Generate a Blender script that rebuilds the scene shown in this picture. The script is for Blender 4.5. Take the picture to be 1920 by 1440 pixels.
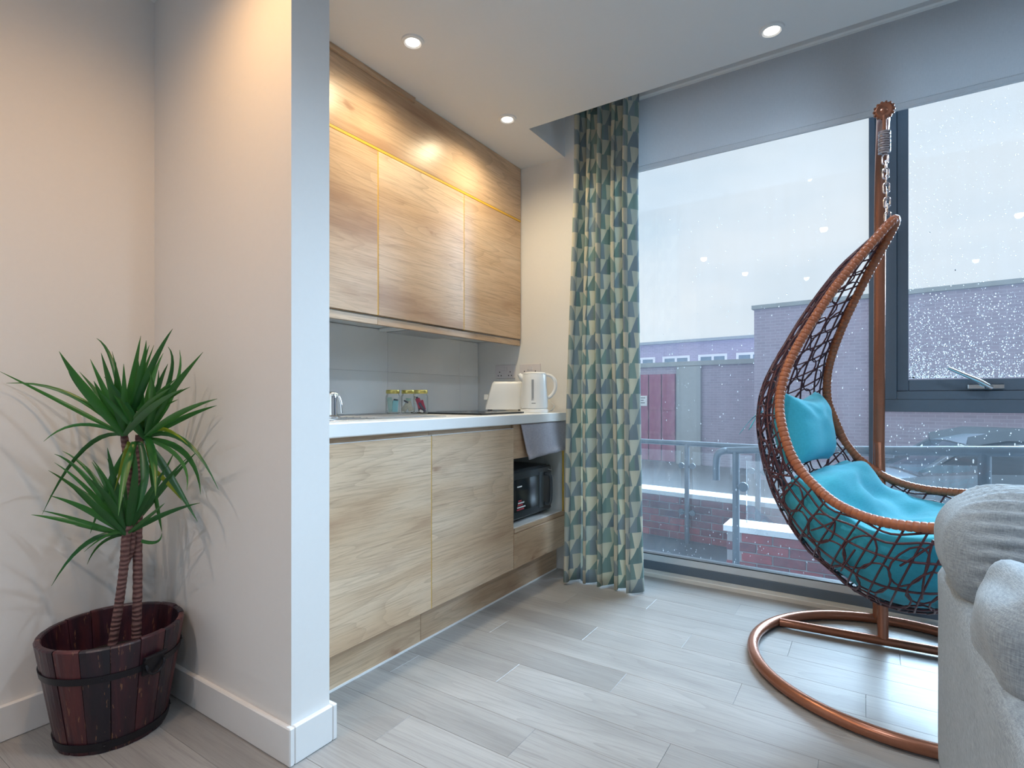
import bpy, math, random
from mathutils import Vector, Matrix, noise
random.seed(11)
R = random.random
PI = math.pi
for o in list(bpy.data.objects):
    bpy.data.objects.remove(o)
SC = bpy.context.scene
COL = SC.collection

# ------------------------------------------------------------------ camera, world, sun, exposure
F_PX, HOR = 1015.0, 746.0
YAW = math.atan(669 / F_PX)
SN, CS = math.sin(YAW), math.cos(YAW)
CAM_H = 1.0
cam = bpy.data.cameras.new('camera')
cam.sensor_width = 36.0
cam.lens = 36.0 * F_PX / 1920.0
cam.shift_y = (HOR - 720.0) / 1920.0
cam.clip_start = 0.02
cam_o = bpy.data.objects.new('camera', cam)
COL.objects.link(cam_o)
cam_o.location = (0, 0, CAM_H)
cam_o.rotation_euler = (PI / 2, 0, YAW)
SC.camera = cam_o

SC.view_settings.view_transform = 'Standard'
SC.view_settings.look = 'None'
SC.view_settings.gamma = 1.0
SC.view_settings.use_curve_mapping = False
SC.view_settings.exposure = 0.0
SC.cycles.use_denoising = True
SC.cycles.caustics_refractive = False
SC.cycles.caustics_reflective = False
SC.cycles.max_bounces = 10
SC.cycles.diffuse_bounces = 5
SC.cycles.glossy_bounces = 4
SC.cycles.transparent_max_bounces = 16
SC.cycles.sample_clamp_indirect = 6.0

SKY_STRENGTH = 0.92
world = bpy.data.worlds.new('overcast_sky')
SC.world = world
world.use_nodes = True
wn, wl = world.node_tree.nodes, world.node_tree.links
wn.clear()
wo = wn.new('ShaderNodeOutputWorld'); wb = wn.new('ShaderNodeBackground')
wt = wn.new('ShaderNodeTexCoord'); wnz = wn.new('ShaderNodeTexNoise')
wmap = wn.new('ShaderNodeMapping'); wmap.inputs['Scale'].default_value = (1.0, 1.0, 2.6)
wr = wn.new('ShaderNodeValToRGB')
wnz.inputs['Scale'].default_value = 2.2; wnz.inputs['Detail'].default_value = 4
wr.color_ramp.elements[0].position = 0.32; wr.color_ramp.elements[0].color = (0.68, 0.80, 0.91, 1)
wr.color_ramp.elements[1].position = 0.62; wr.color_ramp.elements[1].color = (0.90, 0.95, 1.0, 1)
wl.new(wt.outputs['Generated'], wmap.inputs['Vector']); wl.new(wmap.outputs[0], wnz.inputs['Vector'])
wl.new(wnz.outputs[0], wr.inputs[0]); wl.new(wr.outputs[0], wb.inputs['Color'])
wb.inputs['Strength'].default_value = SKY_STRENGTH
wl.new(wb.outputs[0], wo.inputs[0])

SUN_STRENGTH = 26.0
sun = bpy.data.lights.new('sun', 'SUN')
sun.energy = SUN_STRENGTH
sun.angle = math.radians(60)
sun.color = (0.56, 0.78, 1.0)
sun_o = bpy.data.objects.new('sun', sun)
COL.objects.link(sun_o)
sun_o.location = (3, 8, 8)
sun_o.rotation_euler = Vector((0.45, 0.72, 0.62)).to_track_quat('Z', 'Y').to_euler()

# ------------------------------------------------------------------ helpers
def ray(x, y):
    u = (x - 960) / F_PX; v = (HOR - y) / F_PX
    return Vector((-SN + u * CS, CS + u * SN, v))
def at(x, y, d):
    r = ray(x, y) * d
    return Vector((r.x, r.y, CAM_H + r.z))

WLOC = {}
def wloc(o):
    return WLOC.get(o.name, Vector((0, 0, 0))) if o else Vector((0, 0, 0))

def tag(o, label=None, cat=None, group=None, kind=None):
    if label: o['label'] = label
    if cat: o['category'] = cat
    if group: o['group'] = group
    if kind: o['kind'] = kind
    return o

def thing(name, loc, label, cat, group=None, kind=None):
    o = bpy.data.objects.new(name, None)
    o.empty_display_size = 0.05
    COL.objects.link(o)
    o.location = loc
    WLOC[o.name] = Vector(loc)
    return tag(o, label, cat, group, kind)

def mesh_obj(name, verts, faces, mat, parent=None, smooth=False, uv=None, loc=None):
    if loc is None:
        xs = [v[0] for v in verts]; ys = [v[1] for v in verts]; zs = [v[2] for v in verts]
        c = Vector(((min(xs) + max(xs)) / 2, (min(ys) + max(ys)) / 2, (min(zs) + max(zs)) / 2))
        if parent is None: c.z = min(zs)
    else:
        c = Vector(loc)
    me = bpy.data.meshes.new(name)
    me.from_pydata([(v[0] - c.x, v[1] - c.y, v[2] - c.z) for v in verts], [], faces)
    me.update()
    if smooth:
        me.shade_smooth()
    if uv is not None:
        lay = me.uv_layers.new(name='UVMap')
        for lp in me.loops:
            lay.data[lp.index].uv = uv[lp.vertex_index]
    if mat: me.materials.append(mat)
    o = bpy.data.objects.new(name, me)
    COL.objects.link(o)
    if parent:
        o.parent = parent
    o.location = c - wloc(parent)
    WLOC[o.name] = c
    return o

class MB:
    def __init__(s): s.v = []; s.f = []
    def add(s, v, f):
        n = len(s.v); s.v += [tuple(p) for p in v]; s.f += [tuple(i + n for i in q) for q in f]
        return s
    def box(s, x0, x1, y0, y1, z0, z1, bev=0.0, rot=None, piv=None):
        if x0 > x1: x0, x1 = x1, x0
        if y0 > y1: y0, y1 = y1, y0
        if z0 > z1: z0, z1 = z1, z0
        b = min(bev, (x1 - x0) * .45, (y1 - y0) * .45, (z1 - z0) * .45)
        if b <= 0:
            v = [(x0, y0, z0), (x1, y0, z0), (x1, y1, z0), (x0, y1, z0), (x0, y0, z1), (x1, y0, z1), (x1, y1, z1), (x0, y1, z1)]
            f = [(0, 3, 2, 1), (4, 5, 6, 7), (0, 1, 5, 4), (1, 2, 6, 5), (2, 3, 7, 6), (3, 0, 4, 7)]
        else:
            v = []; idx = {}
            X = (x0, x1); Y = (y0, y1); Z = (z0, z1)
            for i in (0, 1):
                for j in (0, 1):
                    for k in (0, 1):
                        sx, sy, sz = (1, -1)[i], (1, -1)[j], (1, -1)[k]
                        idx[i, j, k, 0] = len(v); v.append((X[i], Y[j] + sy * b, Z[k] + sz * b))
                        idx[i, j, k, 1] = len(v); v.append((X[i] + sx * b, Y[j], Z[k] + sz * b))
                        idx[i, j, k, 2] = len(v); v.append((X[i] + sx * b, Y[j] + sy * b, Z[k]))
            f = []
            def q(a, flip):
                f.append(tuple(a) if not flip else tuple(reversed(a)))
            for i in (0, 1):
                q([idx[i, 0, 0, 0], idx[i, 1, 0, 0], idx[i, 1, 1, 0], idx[i, 0, 1, 0]], i == 0)
                q([idx[0, i, 0, 1], idx[0, i, 1, 1], idx[1, i, 1, 1], idx[1, i, 0, 1]], i == 0)
                q([idx[0, 0, i, 2], idx[1, 0, i, 2], idx[1, 1, i, 2], idx[0, 1, i, 2]], i == 0)
            for i in (0, 1):
                for j in (0, 1):
                    q([idx[i, j, 0, 0], idx[i, j, 1, 0], idx[i, j, 1, 1], idx[i, j, 0, 1]], (i + j) % 2 == 1)
                    q([idx[i, 0, j, 0], idx[i, 0, j, 2], idx[i, 1, j, 2], idx[i, 1, j, 0]], (i + j) % 2 == 1)
                    q([idx[0, i, j, 1], idx[1, i, j, 1], idx[1, i, j, 2], idx[0, i, j, 2]], (i + j) % 2 == 1)
            for i in (0, 1):
                for j in (0, 1):
                    for k in (0, 1):
                        q([idx[i, j, k, 0], idx[i, j, k, 1], idx[i, j, k, 2]], (i + j + k) % 2 == 0)
        if rot is not None:
            pv = Vector(piv) if piv else Vector(((x0 + x1) / 2, (y0 + y1) / 2, (z0 + z1) / 2))
            v = [tuple(pv + rot @ (Vector(p) - pv)) for p in v]
        return s.add(v, f)
    def tube(s, pts, r, n=8, closed=False, caps=True):
        pts = [Vector(p) for p in pts]; m = len(pts)
        rr = r if isinstance(r, (list, tuple)) else [r] * m
        tan = []
        for i in range(m):
            a = pts[(i - 1) % m] if closed or i > 0 else pts[0]
            b = pts[(i + 1) % m] if closed or i < m - 1 else pts[-1]
            t = b - a
            tan.append(t.normalized() if t.length > 1e-9 else Vector((0, 0, 1)))
        ref = Vector((0, 0, 1)) if abs(tan[0].z) < .9 else Vector((1, 0, 0))
        u = tan[0].cross(ref).normalized()
        v = []
        for i in range(m):
            u = (u - tan[i] * u.dot(tan[i]))
            u = u.normalized() if u.length > 1e-6 else tan[i].orthogonal().normalized()
            w = tan[i].cross(u)
            for k in range(n):
                a = 2 * PI * k / n
                v.append(pts[i] + (u * math.cos(a) + w * math.sin(a)) * rr[i])
        f = []
        for i in range(m if closed else m - 1):
            j = (i + 1) % m
            for k in range(n):
                k2 = (k + 1) % n
                f.append((i * n + k, i * n + k2, j * n + k2, j * n + k))
        if caps and not closed:
            f.append(tuple(reversed(range(n)))); f.append(tuple((m - 1) * n + k for k in range(n)))
        return s.add(v, f)
    def lathe(s, prof, c, n=20, axis='Z', caps=True):
        v = []; f = []
        c = Vector(c)
        for r_, h_ in prof:
            for k in range(n):
                a = 2 * PI * k / n
                p = (r_ * math.cos(a), r_ * math.sin(a), h_)
                if axis == 'Y': p = (p[0], p[2], p[1])
                if axis == 'X': p = (p[2], p[0], p[1])
                v.append((c.x + p[0], c.y + p[1], c.z + p[2]))
        for i in range(len(prof) - 1):
            for k in range(n):
                k2 = (k + 1) % n
                q = (i * n + k, i * n + k2, (i + 1) * n + k2, (i + 1) * n + k)
                f.append(tuple(reversed(q)) if axis == 'Y' else q)
        if caps:
            a = tuple(reversed(range(n))); b = tuple((len(prof) - 1) * n + k for k in range(n))
            f += [tuple(reversed(a)), tuple(reversed(b))] if axis == 'Y' else [a, b]
        return s.add(v, f)
    def build(s, name, mat, parent=None, smooth=False, loc=None):
        return mesh_obj(name, s.v, s.f, mat, parent, smooth, None, loc)

def box(name, x0, x1, y0, y1, z0, z1, mat, parent=None, bev=0.0):
    return MB().box(x0, x1, y0, y1, z0, z1, bev).build(name, mat, parent)

def smooth_by_angle(o, ang=40):
    me = o.data
    me.shade_smooth()
    try:
        me.set_sharp_from_angle(angle=math.radians(ang))
    except Exception:
        pass
    return o

def catmull(pts, n):
    pts = [Vector(p) for p in pts]
    out = []
    m = len(pts)
    for i in range(m - 1):
        p0 = pts[max(i - 1, 0)]; p1 = pts[i]; p2 = pts[i + 1]; p3 = pts[min(i + 2, m - 1)]
        for k in range(n):
            t = k / n
            out.append(0.5 * ((2 * p1) + (p2 - p0) * t + (2 * p0 - 5 * p1 + 4 * p2 - p3) * t * t + (3 * p1 - p0 - 3 * p2 + p3) * t ** 3))
    out.append(pts[-1])
    return out

def resample(pts, n):
    L = [0.0]
    for a, b in zip(pts, pts[1:]): L.append(L[-1] + (b - a).length)
    out = []; j = 0
    for i in range(n):
        t = L[-1] * i / (n - 1)
        while j < len(pts) - 2 and L[j + 1] < t: j += 1
        k = (t - L[j]) / max(L[j + 1] - L[j], 1e-9)
        out.append(pts[j].lerp(pts[j + 1], min(max(k, 0), 1)))
    return out

# ------------------------------------------------------------------ materials
class NT:
    def __init__(s, name):
        s.m = bpy.data.materials.new(name); s.m.use_nodes = True
        s.n = s.m.node_tree.nodes; s.l = s.m.node_tree.links
        s.n.clear()
        s.out = s.n.new('ShaderNodeOutputMaterial')
    def new(s, t, **kw):
        nd = s.n.new(t)
        for k, v in kw.items(): setattr(nd, k, v)
        return nd
    def link(s, a, b): s.l.new(a, b)
    def val(s, nd, key, v):
        nd.inputs[key].default_value = v
    def math(s, op, a, b=None, c=None):
        nd = s.n.new('ShaderNodeMath'); nd.operation = op
        for i, q in enumerate((a, b, c)):
            if q is None: continue
            if isinstance(q, (int, float)): nd.inputs[i].default_value = q
            else: s.l.new(q, nd.inputs[i])
        return nd.outputs[0]
    def mixc(s, fac, a, b, mode='MIX'):
        nd = s.n.new('ShaderNodeMix'); nd.data_type = 'RGBA'; nd.blend_type = mode
        if isinstance(fac, (int, float)): nd.inputs[0].default_value = fac
        else: s.l.new(fac, nd.inputs[0])
        for i, q in ((6, a), (7, b)):
            if isinstance(q, tuple): nd.inputs[i].default_value = (*q, 1) if len(q) == 3 else q
            else: s.l.new(q, nd.inputs[i])
        return nd.outputs[2]
    def ramp(s, fac, stops):
        nd = s.n.new('ShaderNodeValToRGB')
        el = nd.color_ramp.elements
        while len(el) < len(stops): el.new(0.5)
        for e, (p, c) in zip(el, stops):
            e.position = p; e.color = (*c, 1) if len(c) == 3 else c
        s.l.new(fac, nd.inputs[0])
        return nd.outputs[0]
    def coord(s, kind='Object', scale=(1, 1, 1), rnd=0.0, rot=(0, 0, 0)):
        tc = s.n.new('ShaderNodeTexCoord')
        mp = s.n.new('ShaderNodeMapping')
        mp.inputs['Scale'].default_value = scale
        mp.inputs['Rotation'].default_value = rot
        s.l.new(tc.outputs[kind], mp.inputs['Vector'])
        if rnd:
            oi = s.n.new('ShaderNodeObjectInfo')
            cb = s.n.new('ShaderNodeCombineXYZ')
            r1 = s.math('MULTIPLY', oi.outputs['Random'], rnd)
            for i in range(3): s.l.new(r1, cb.inputs[i])
            s.l.new(cb.outputs[0], mp.inputs['Location'])
        return mp.outputs[0]
    def noise(s, vec, scale, detail=4, rough=.55, dist=0.0):
        nd = s.n.new('ShaderNodeTexNoise')
        s.l.new(vec, nd.inputs['Vector'])
        nd.inputs['Scale'].default_value = scale; nd.inputs['Detail'].default_value = detail
        nd.inputs['Roughness'].default_value = rough; nd.inputs['Distortion'].default_value = dist
        return nd.outputs[0]
    def bump(s, h, strength=.2, dist=.01):
        nd = s.n.new('ShaderNodeBump')
        nd.inputs['Strength'].default_value = strength; nd.inputs['Distance'].default_value = dist
        s.l.new(h, nd.inputs['Height'])
        return nd.outputs[0]
    def principled(s, col=(.8, .8, .8), rough=.5, metal=0.0, normal=None, spec=None, **kw):
        p = s.n.new('ShaderNodeBsdfPrincipled')
        if isinstance(col, tuple): p.inputs['Base Color'].default_value = (*col, 1) if len(col) == 3 else col
        else: s.l.new(col, p.inputs['Base Color'])
        if isinstance(rough, (int, float)): p.inputs['Roughness'].default_value = rough
        else: s.l.new(rough, p.inputs['Roughness'])
        p.inputs['Metallic'].default_value = metal
        if spec is not None: p.inputs['Specular IOR Level'].default_value = spec
        for k, v in kw.items(): p.inputs[k.replace('_', ' ')].default_value = v
        if normal is not None: s.l.new(normal, p.inputs['Normal'])
        return p
    def done(s, shader):
        s.l.new(shader.outputs[0] if hasattr(shader, 'outputs') else shader, s.out.inputs[0])
        return s.m

def simple(name, col, rough=.5, metal=0.0, nscale=40, namp=.06, bump=0.0, **kw):
    t = NT(name)
    v = t.coord('Object', rnd=7.0)
    n = t.noise(v, nscale, 3)
    c = t.mixc(n, tuple(max(0, q * (1 - namp)) for q in col), tuple(min(1, q * (1 + namp)) for q in col))
    nm = t.bump(n, bump, .004) if bump else None
    return t.done(t.principled(c, rough, metal, nm, **kw))

def oak_mat(name, dark, mid, light, axis='Y', rough=.38, knots=True, rnd=9.0, fine=.35, rings=.5):
    t = NT(name)
    def ax(al, ac): return {'Y': (ac, al, ac), 'X': (al, ac, ac), 'Z': (ac, ac, al)}[axis]
    v = t.coord('Object', scale=ax(.75, 4.2), rnd=rnd)
    patch = t.noise(v, 1.1, 4, .55, .4)
    field = t.noise(t.coord('Object', scale=ax(.62, 6.5), rnd=rnd * 1.7), .85, 2, .45, .35)
    # contour lines of a stretched field read as flat sawn growth rings
    saw = t.math('FRACT', t.math('MULTIPLY', field, 17.0))
    ring = t.math('POWER', saw, 4.0)
    grain = t.noise(t.coord('Object', scale=ax(5.0, 170.0), rnd=rnd * 3), 1.0, 3, .6)
    pores = t.noise(t.coord('Object', scale=ax(14.0, 420.0), rnd=rnd * 2), 1.0, 2, .6)
    col = t.ramp(patch, [(.30, dark), (.46, mid), (.66, light)])
    col = t.mixc(t.math('MULTIPLY', ring, t.math('MULTIPLY', patch, rings)), col, tuple(q * .60 for q in dark))
    g = t.math('MULTIPLY', t.math('SUBTRACT', grain, .48), fine * 3.2)
    col = t.mixc(t.math('MAXIMUM', g, 0.0), col, tuple(q * .62 for q in dark))
    pr = t.math('MULTIPLY', t.math('GREATER_THAN', pores, .62), fine * .35)
    col = t.mixc(pr, col, tuple(q * .5 for q in dark))
    if knots:
        vk = t.coord('Object', scale=ax(1.5, 3.4), rnd=rnd)
        vo = t.new('ShaderNodeTexVoronoi'); t.val(vo, 'Scale', 1.6)
        dn = t.new('ShaderNodeVectorMath', operation='ADD')
        nz = t.new('ShaderNodeTexNoise'); t.val(nz, 'Scale', 7.0)
        sc3 = t.new('ShaderNodeVectorMath', operation='SCALE'); t.val(sc3, 'Scale', .22)
        t.link(vk, nz.inputs['Vector']); t.link(nz.outputs[1], sc3.inputs[0])
        t.link(vk, dn.inputs[0]); t.link(sc3.outputs[0], dn.inputs[1]); t.link(dn.outputs[0], vo.inputs['Vector'])
        kf = t.ramp(vo.outputs['Distance'], [(.0, (1, 1, 1)), (.06, (.8, .8, .8)), (.11, (.28, .28, .28)), (.30, (0, 0, 0))])
        col = t.mixc(t.math('MULTIPLY', kf, .75), col, (dark[0] * .62, dark[1] * .46, dark[2] * .40))
    nm = t.bump(grain, .08, .002)
    return t.done(t.principled(col, rough, 0, nm, spec=.5))

M = {}
M['paint'] = simple('white_wall_paint', (.80, .79, .78), .72, nscale=70, namp=.015, bump=.03)
M['ceiling'] = simple('white_ceiling_paint', (.80, .80, .80), .85, nscale=60, namp=.012, bump=.02)
M['gloss_white'] = simple('white_satin_trim', (.82, .82, .82), .4, nscale=30, namp=.015)
M['oak'] = oak_mat('oak_veneer', (.41, .25, .15), (.60, .42, .27), (.71, .545, .39), 'Y', .35, fine=.55, rings=.50)
M['oak_edge'] = simple('amber_edge_band', (.72, .42, .04), .5, nscale=80, namp=.12)
M['plank'] = oak_mat('grey_oak_plank', (.265, .255, .248), (.33, .32, .312), (.39, .378, .368), 'X', .33, knots=False, rnd=31.0, fine=.45, rings=.45)
M['worktop'] = simple('white_laminate', (.86, .86, .85), .28, nscale=90, namp=.01)
M['white_carcass'] = simple('white_melamine', (.80, .81, .80), .45, nscale=60, namp=.01)
M['tile'] = simple('white_gloss_tile', (.88, .90, .91), .08, nscale=20, namp=.015)
M['grout'] = simple('pale_grout', (.84, .86, .87), .8, nscale=90, namp=.03)
M['white_plastic'] = simple('white_plastic', (.82, .83, .83), .28, nscale=40, namp=.01)
M['grey_plastic'] = simple('grey_plastic', (.30, .32, .34), .35, nscale=40, namp=.03)
M['pinkish_plastic'] = simple('socket_plate_plastic', (.74, .70, .72), .35, nscale=40, namp=.02)
M['black_gloss'] = simple('black_gloss', (.012, .016, .02), .12, nscale=30, namp=.1)
M['black_plastic'] = simple('black_plastic', (.02, .028, .035), .32, nscale=60, namp=.1)
M['dark_grey'] = simple('dark_grey_plastic', (.06, .075, .085), .3, nscale=50, namp=.08)
M['steel'] = simple('brushed_steel', (.55, .57, .60), .28, 1.0, nscale=50, namp=.06)
M['chrome'] = simple('chrome', (.80, .82, .84), .06, 1.0, nscale=30, namp=.02)
M['brass_lid'] = simple('gold_lid_metal', (.62, .52, .16), .32, .85, nscale=40, namp=.08)
M['frame'] = simple('anthracite_window_frame', (.115, .150, .195), .42, nscale=60, namp=.06)
M['frame_light'] = simple('pale_frame_ledge', (.62, .66, .70), .4, nscale=60, namp=.03)
M['sill'] = simple('cream_sill_board', (.74, .71, .66), .5, nscale=50, namp=.03)
M['copper'] = simple('copper_powder_coat', (.36, .145, .085), .26, .55, nscale=120, namp=.10)
M['silver_chain'] = simple('zinc_chain', (.55, .50, .52), .25, .9, nscale=80, namp=.1)
M['iron'] = simple('black_iron_band', (.016, .016, .022), .42, .4, nscale=60, namp=.15, bump=.1)
M['soil'] = simple('dark_potting_soil', (.02, .014, .012), .95, nscale=90, namp=.5, bump=.8)
M['galv'] = simple('galvanised_steel', (.10, .125, .15), .5, .2, nscale=25, namp=.12)
M['coping'] = simple('white_coping_stone', (.78, .78, .78), .55, nscale=14, namp=.06)
M['mortar'] = simple('mortar', (.34, .32, .33), .9, nscale=30, namp=.08)
M['paving'] = simple('wet_concrete_paving', (.10, .125, .15), .5, nscale=6, namp=.14)
M['road'] = simple('wet_asphalt', (.11, .12, .13), .5, nscale=4, namp=.12)
M['red_paint'] = simple('red_door_paint', (.40, .13, .22), .5, nscale=6, namp=.15)
M['sign_white'] = simple('white_sign_panel', (.85, .85, .86), .4, nscale=20, namp=.02)
M['ink'] = simple('black_print', (.03, .03, .035), .6, nscale=20, namp=.02)
M['white_print'] = simple('white_print', (.8, .8, .8), .6, nscale=20, namp=.02)
M['red_print'] = simple('red_print', (.55, .05, .08), .6, nscale=20, namp=.05)
M['concrete_pier'] = simple('pale_grey_render', (.42, .46, .48), .8, nscale=8, namp=.08)
M['car_paint'] = simple('silver_blue_car_paint', (.14, .18, .22), .25, .2, nscale=12, namp=.03)
M['car_glass'] = simple('dark_car_glass', (.03, .05, .07), .08, nscale=18, namp=.2)
M['rubber'] = simple('tyre_rubber', (.015, .015, .016), .8, nscale=40, namp=.1)
M['white_frame'] = simple('white_upvc', (.88, .88, .88), .4, nscale=20, namp=.02)
M['far_glass'] = simple('dull_blue_pane', (.22, .30, .36), .15, nscale=6, namp=.2)
M['aqua'] = None
M['blue_card'] = simple('pale_blue_sachet', (.35, .70, .78), .6, nscale=30, namp=.12)
M['green_card'] = simple('pale_green_sachet', (.50, .68, .62), .6, nscale=60, namp=.25)
M['cream_card'] = simple('cream_sachet', (.62, .60, .52), .6, nscale=80, namp=.3)
M['red_card'] = simple('crimson_sachet', (.40, .05, .10), .55, nscale=40, namp=.3)
M['dark_card'] = simple('dark_sachet', (.05, .05, .09), .55, nscale=40, namp=.3)

def fabric_mat(name, c1, c2, scale=420, rough=.9, bump=.35, mottled=.5, transl=0.0):
    t = NT(name)
    v = t.coord('Object')
    a = t.noise(t.coord('Object', scale=(1, 1, .12)), scale, 2)
    b = t.noise(t.coord('Object', scale=(.12, .12, 1)), scale, 2)
    w = t.math('MULTIPLY', t.math('ADD', a, b), .5)
    big = t.noise(v, 9, 3)
    f = t.math('ADD', t.math('MULTIPLY', t.math('SUBTRACT', w, .5), 2.6), t.math('ADD', t.math('MULTIPLY', t.math('SUBTRACT', big, .5), mottled), .5))
    col = t.mixc(f, c1, c2)
    nm = t.bump(w, bump, .003)
    p = t.principled(col, rough, 0, nm, spec=.15)
    p.inputs['Sheen Weight'].default_value = .15
    if transl:
        tr = t.new('ShaderNodeBsdfTranslucent'); t.link(col, tr.inputs[0])
        mx = t.new('ShaderNodeMixShader'); mx.inputs[0].default_value = transl
        t.link(p.outputs[0], mx.inputs[1]); t.link(tr.outputs[0], mx.inputs[2])
        return t.done(mx)
    return t.done(p)
M['linen'] = fabric_mat('grey_linen_weave', (.19, .225, .255), (.40, .45, .49), 480, bump=.4, mottled=.3)
M['aqua'] = fabric_mat('aqua_cotton', (.055, .43, .56), (.08, .54, .68), 500, bump=.15, mottled=.4)
M['towel'] = fabric_mat('mauve_grey_towel', (.30, .29, .33), (.44, .42, .46), 300, bump=.6, mottled=.4)
M['blind'] = fabric_mat('grey_blind_fabric', (.70, .71, .73), (.76, .77, .79), 500, bump=.1, mottled=.2, transl=.35)

def tub_mat():
    t = NT('burnt_stained_timber')
    v = t.coord('Object', scale=(9, 9, .7), rnd=23.0)
    n = t.noise(v, 2.0, 5, .6, .8)
    vf = t.coord('Object', scale=(90, 90, 2.5), rnd=31.0)
    g = t.noise(vf, 1.4, 3, .6)
    oi = t.new('ShaderNodeObjectInfo')
    tone = t.math('ADD', t.math('MULTIPLY', n, .6), t.math('MULTIPLY', oi.outputs['Random'], .24))
    col = t.ramp(tone, [(.26, (.012, .010, .018)), (.42, (.045, .013, .022)), (.56, (.11, .026, .028)), (.74, (.20, .065, .035))])
    col = t.mixc(t.math('MULTIPLY', t.math('GREATER_THAN', g, .66), .55), col, (.32, .16, .08))
    nm = t.bump(g, .35, .003)
    return t.done(t.principled(col, .38, 0, nm))
M['stave'] = tub_mat()

def stem_mat():
    t = NT('ringed_plant_stem')
    v = t.coord('Object', scale=(1, 1, 1))
    wv = t.new('ShaderNodeTexWave', wave_type='BANDS', bands_direction='Z')
    t.val(wv, 'Scale', 22.0); t.val(wv, 'Distortion', 5.0); t.val(wv, 'Detail', 3.0); t.link(v, wv.inputs['Vector'])
    n = t.noise(v, 60, 3)
    col = t.mixc(wv.outputs[1], (.13, .055, .055), (.27, .15, .13))
    col = t.mixc(t.math('MULTIPLY', n, .4), col, (.09, .04, .045))
    return t.done(t.principled(col, .75, 0, t.bump(wv.outputs[1], .6, .004)))
M['stem'] = stem_mat()

def leaf_mat(name, a, b):
    t = NT(name)
    v = t.coord('Object', rnd=5.0)
    oi = t.new('ShaderNodeObjectInfo')
    n = t.noise(v, 14, 3)
    f = t.math('ADD', t.math('MULTIPLY', n, .5), t.math('MULTIPLY', oi.outputs['Random'], .5))
    col = t.mixc(f, a, b)
    p = t.principled(col, .34, 0)
    tr = t.new('ShaderNodeBsdfTranslucent'); t.link(t.mixc(.5, col, (.12, .35, .02)), tr.inputs[0])
    mx = t.new('ShaderNodeMixShader'); mx.inputs[0].default_value = .18
    t.link(p.outputs[0], mx.inputs[1]); t.link(tr.outputs[0], mx.inputs[2])
    return t.done(mx)
M['leaf'] = leaf_mat('deep_green_leaf', (.008, .075, .03), (.045, .21, .03))
M['leaf_y'] = leaf_mat('yellow_green_leaf', (.14, .24, .02), (.24, .26, .02))

def wicker_mat(name, a, b):
    t = NT(name)
    v = t.coord('Object')
    n = t.noise(v, 55, 3)
    col = t.mixc(n, a, b)
    return t.done(t.principled(col, .36, 0, t.bump(n, .2, .002)))
M['rim'] = wicker_mat('orange_brown_wrapped_cane', (.28, .075, .035), (.47, .15, .055))
M['net'] = wicker_mat('dark_wine_wicker', (.045, .013, .020), (.12, .028, .032))

def brick_mat():
    t = NT('clay_brick')
    oi = t.new('ShaderNodeObjectInfo')
    v = t.coord('Object', rnd=17.0)
    n = t.noise(v, 22, 4)
    f = t.math('ADD', t.math('MULTIPLY', n, .5), t.math('MULTIPLY', oi.outputs['Random'], .5))
    col = t.ramp(f, [(.25, (.16, .06, .075)), (.5, (.27, .085, .095)), (.78, (.40, .09, .10))])
    return t.done(t.principled(col, .55, 0, t.bump(n, .4, .004)))
M['brick'] = brick_mat()

def far_brick_mat():
    t = NT('distant_brickwork')
    v = t.coord('Object')
    cmb = t.new('ShaderNodeSeparateXYZ'); t.link(v, cmb.inputs[0])
    c2 = t.new('ShaderNodeCombineXYZ')
    hyp = t.math('ADD', t.math('MULTIPLY', cmb.outputs[0], 0.965), t.math('MULTIPLY', cmb.outputs[1], -.262))
    t.link(hyp, c2.inputs[0]); t.link(cmb.outputs[2], c2.inputs[1])
    bk = t.new('ShaderNodeTexBrick')
    t.link(c2.outputs[0], bk.inputs['Vector'])
    t.val(bk, 'Scale', 1.0); t.val(bk, 'Brick Width', .225); t.val(bk, 'Row Height', .075); t.val(bk, 'Mortar Size', .007)
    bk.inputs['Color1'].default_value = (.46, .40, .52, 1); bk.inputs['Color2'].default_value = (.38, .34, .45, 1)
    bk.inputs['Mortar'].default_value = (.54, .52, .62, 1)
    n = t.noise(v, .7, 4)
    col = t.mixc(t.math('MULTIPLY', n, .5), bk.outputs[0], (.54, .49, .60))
    return t.done(t.principled(col, .85))
M['far_brick'] = far_brick_mat()

def pane_mat(name, film_lo, film_hi, streak=True, refl=1.0):
    t = NT(name)
    tr = t.new('ShaderNodeBsdfTransparent'); tr.inputs[0].default_value = (.96, .98, .985, 1)
    gl = t.new('ShaderNodeBsdfGlossy'); gl.inputs['Roughness'].default_value = .015
    fr = t.new('ShaderNodeFresnel'); fr.inputs[0].default_value = 1.38
    mx = t.new('ShaderNodeMixShader'); t.link(t.math('MULTIPLY', fr.outputs[0], refl), mx.inputs[0])
    t.link(tr.outputs[0], mx.inputs[1]); t.link(gl.outputs[0], mx.inputs[2])
    v1 = t.coord('Object', scale=(12, 1, .8)); v2 = t.coord('Object', scale=(1, 1, 1))
    st = t.noise(v1, 2.2, 4, .65)
    bl = t.noise(v2, 1.6, 3)
    f = t.math('MULTIPLY', st, bl)
    nd = t.new('ShaderNodeMapRange'); t.link(f, nd.inputs[0])
    nd.inputs[1].default_value = .17; nd.inputs[2].default_value = .40
    nd.inputs[3].default_value = film_lo; nd.inputs[4].default_value = film_hi
    tl = t.new('ShaderNodeBsdfTranslucent'); tl.inputs[0].default_value = (.80, .86, .95, 1)
    m2 = t.new('ShaderNodeMixShader'); t.link(nd.outputs[0], m2.inputs[0])
    t.link(mx.outputs[0], m2.inputs[1]); t.link(tl.outputs[0], m2.inputs[2])
    return t.done(m2)
M['pane'] = pane_mat('rain_streaked_glass', .010, .017)
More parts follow.
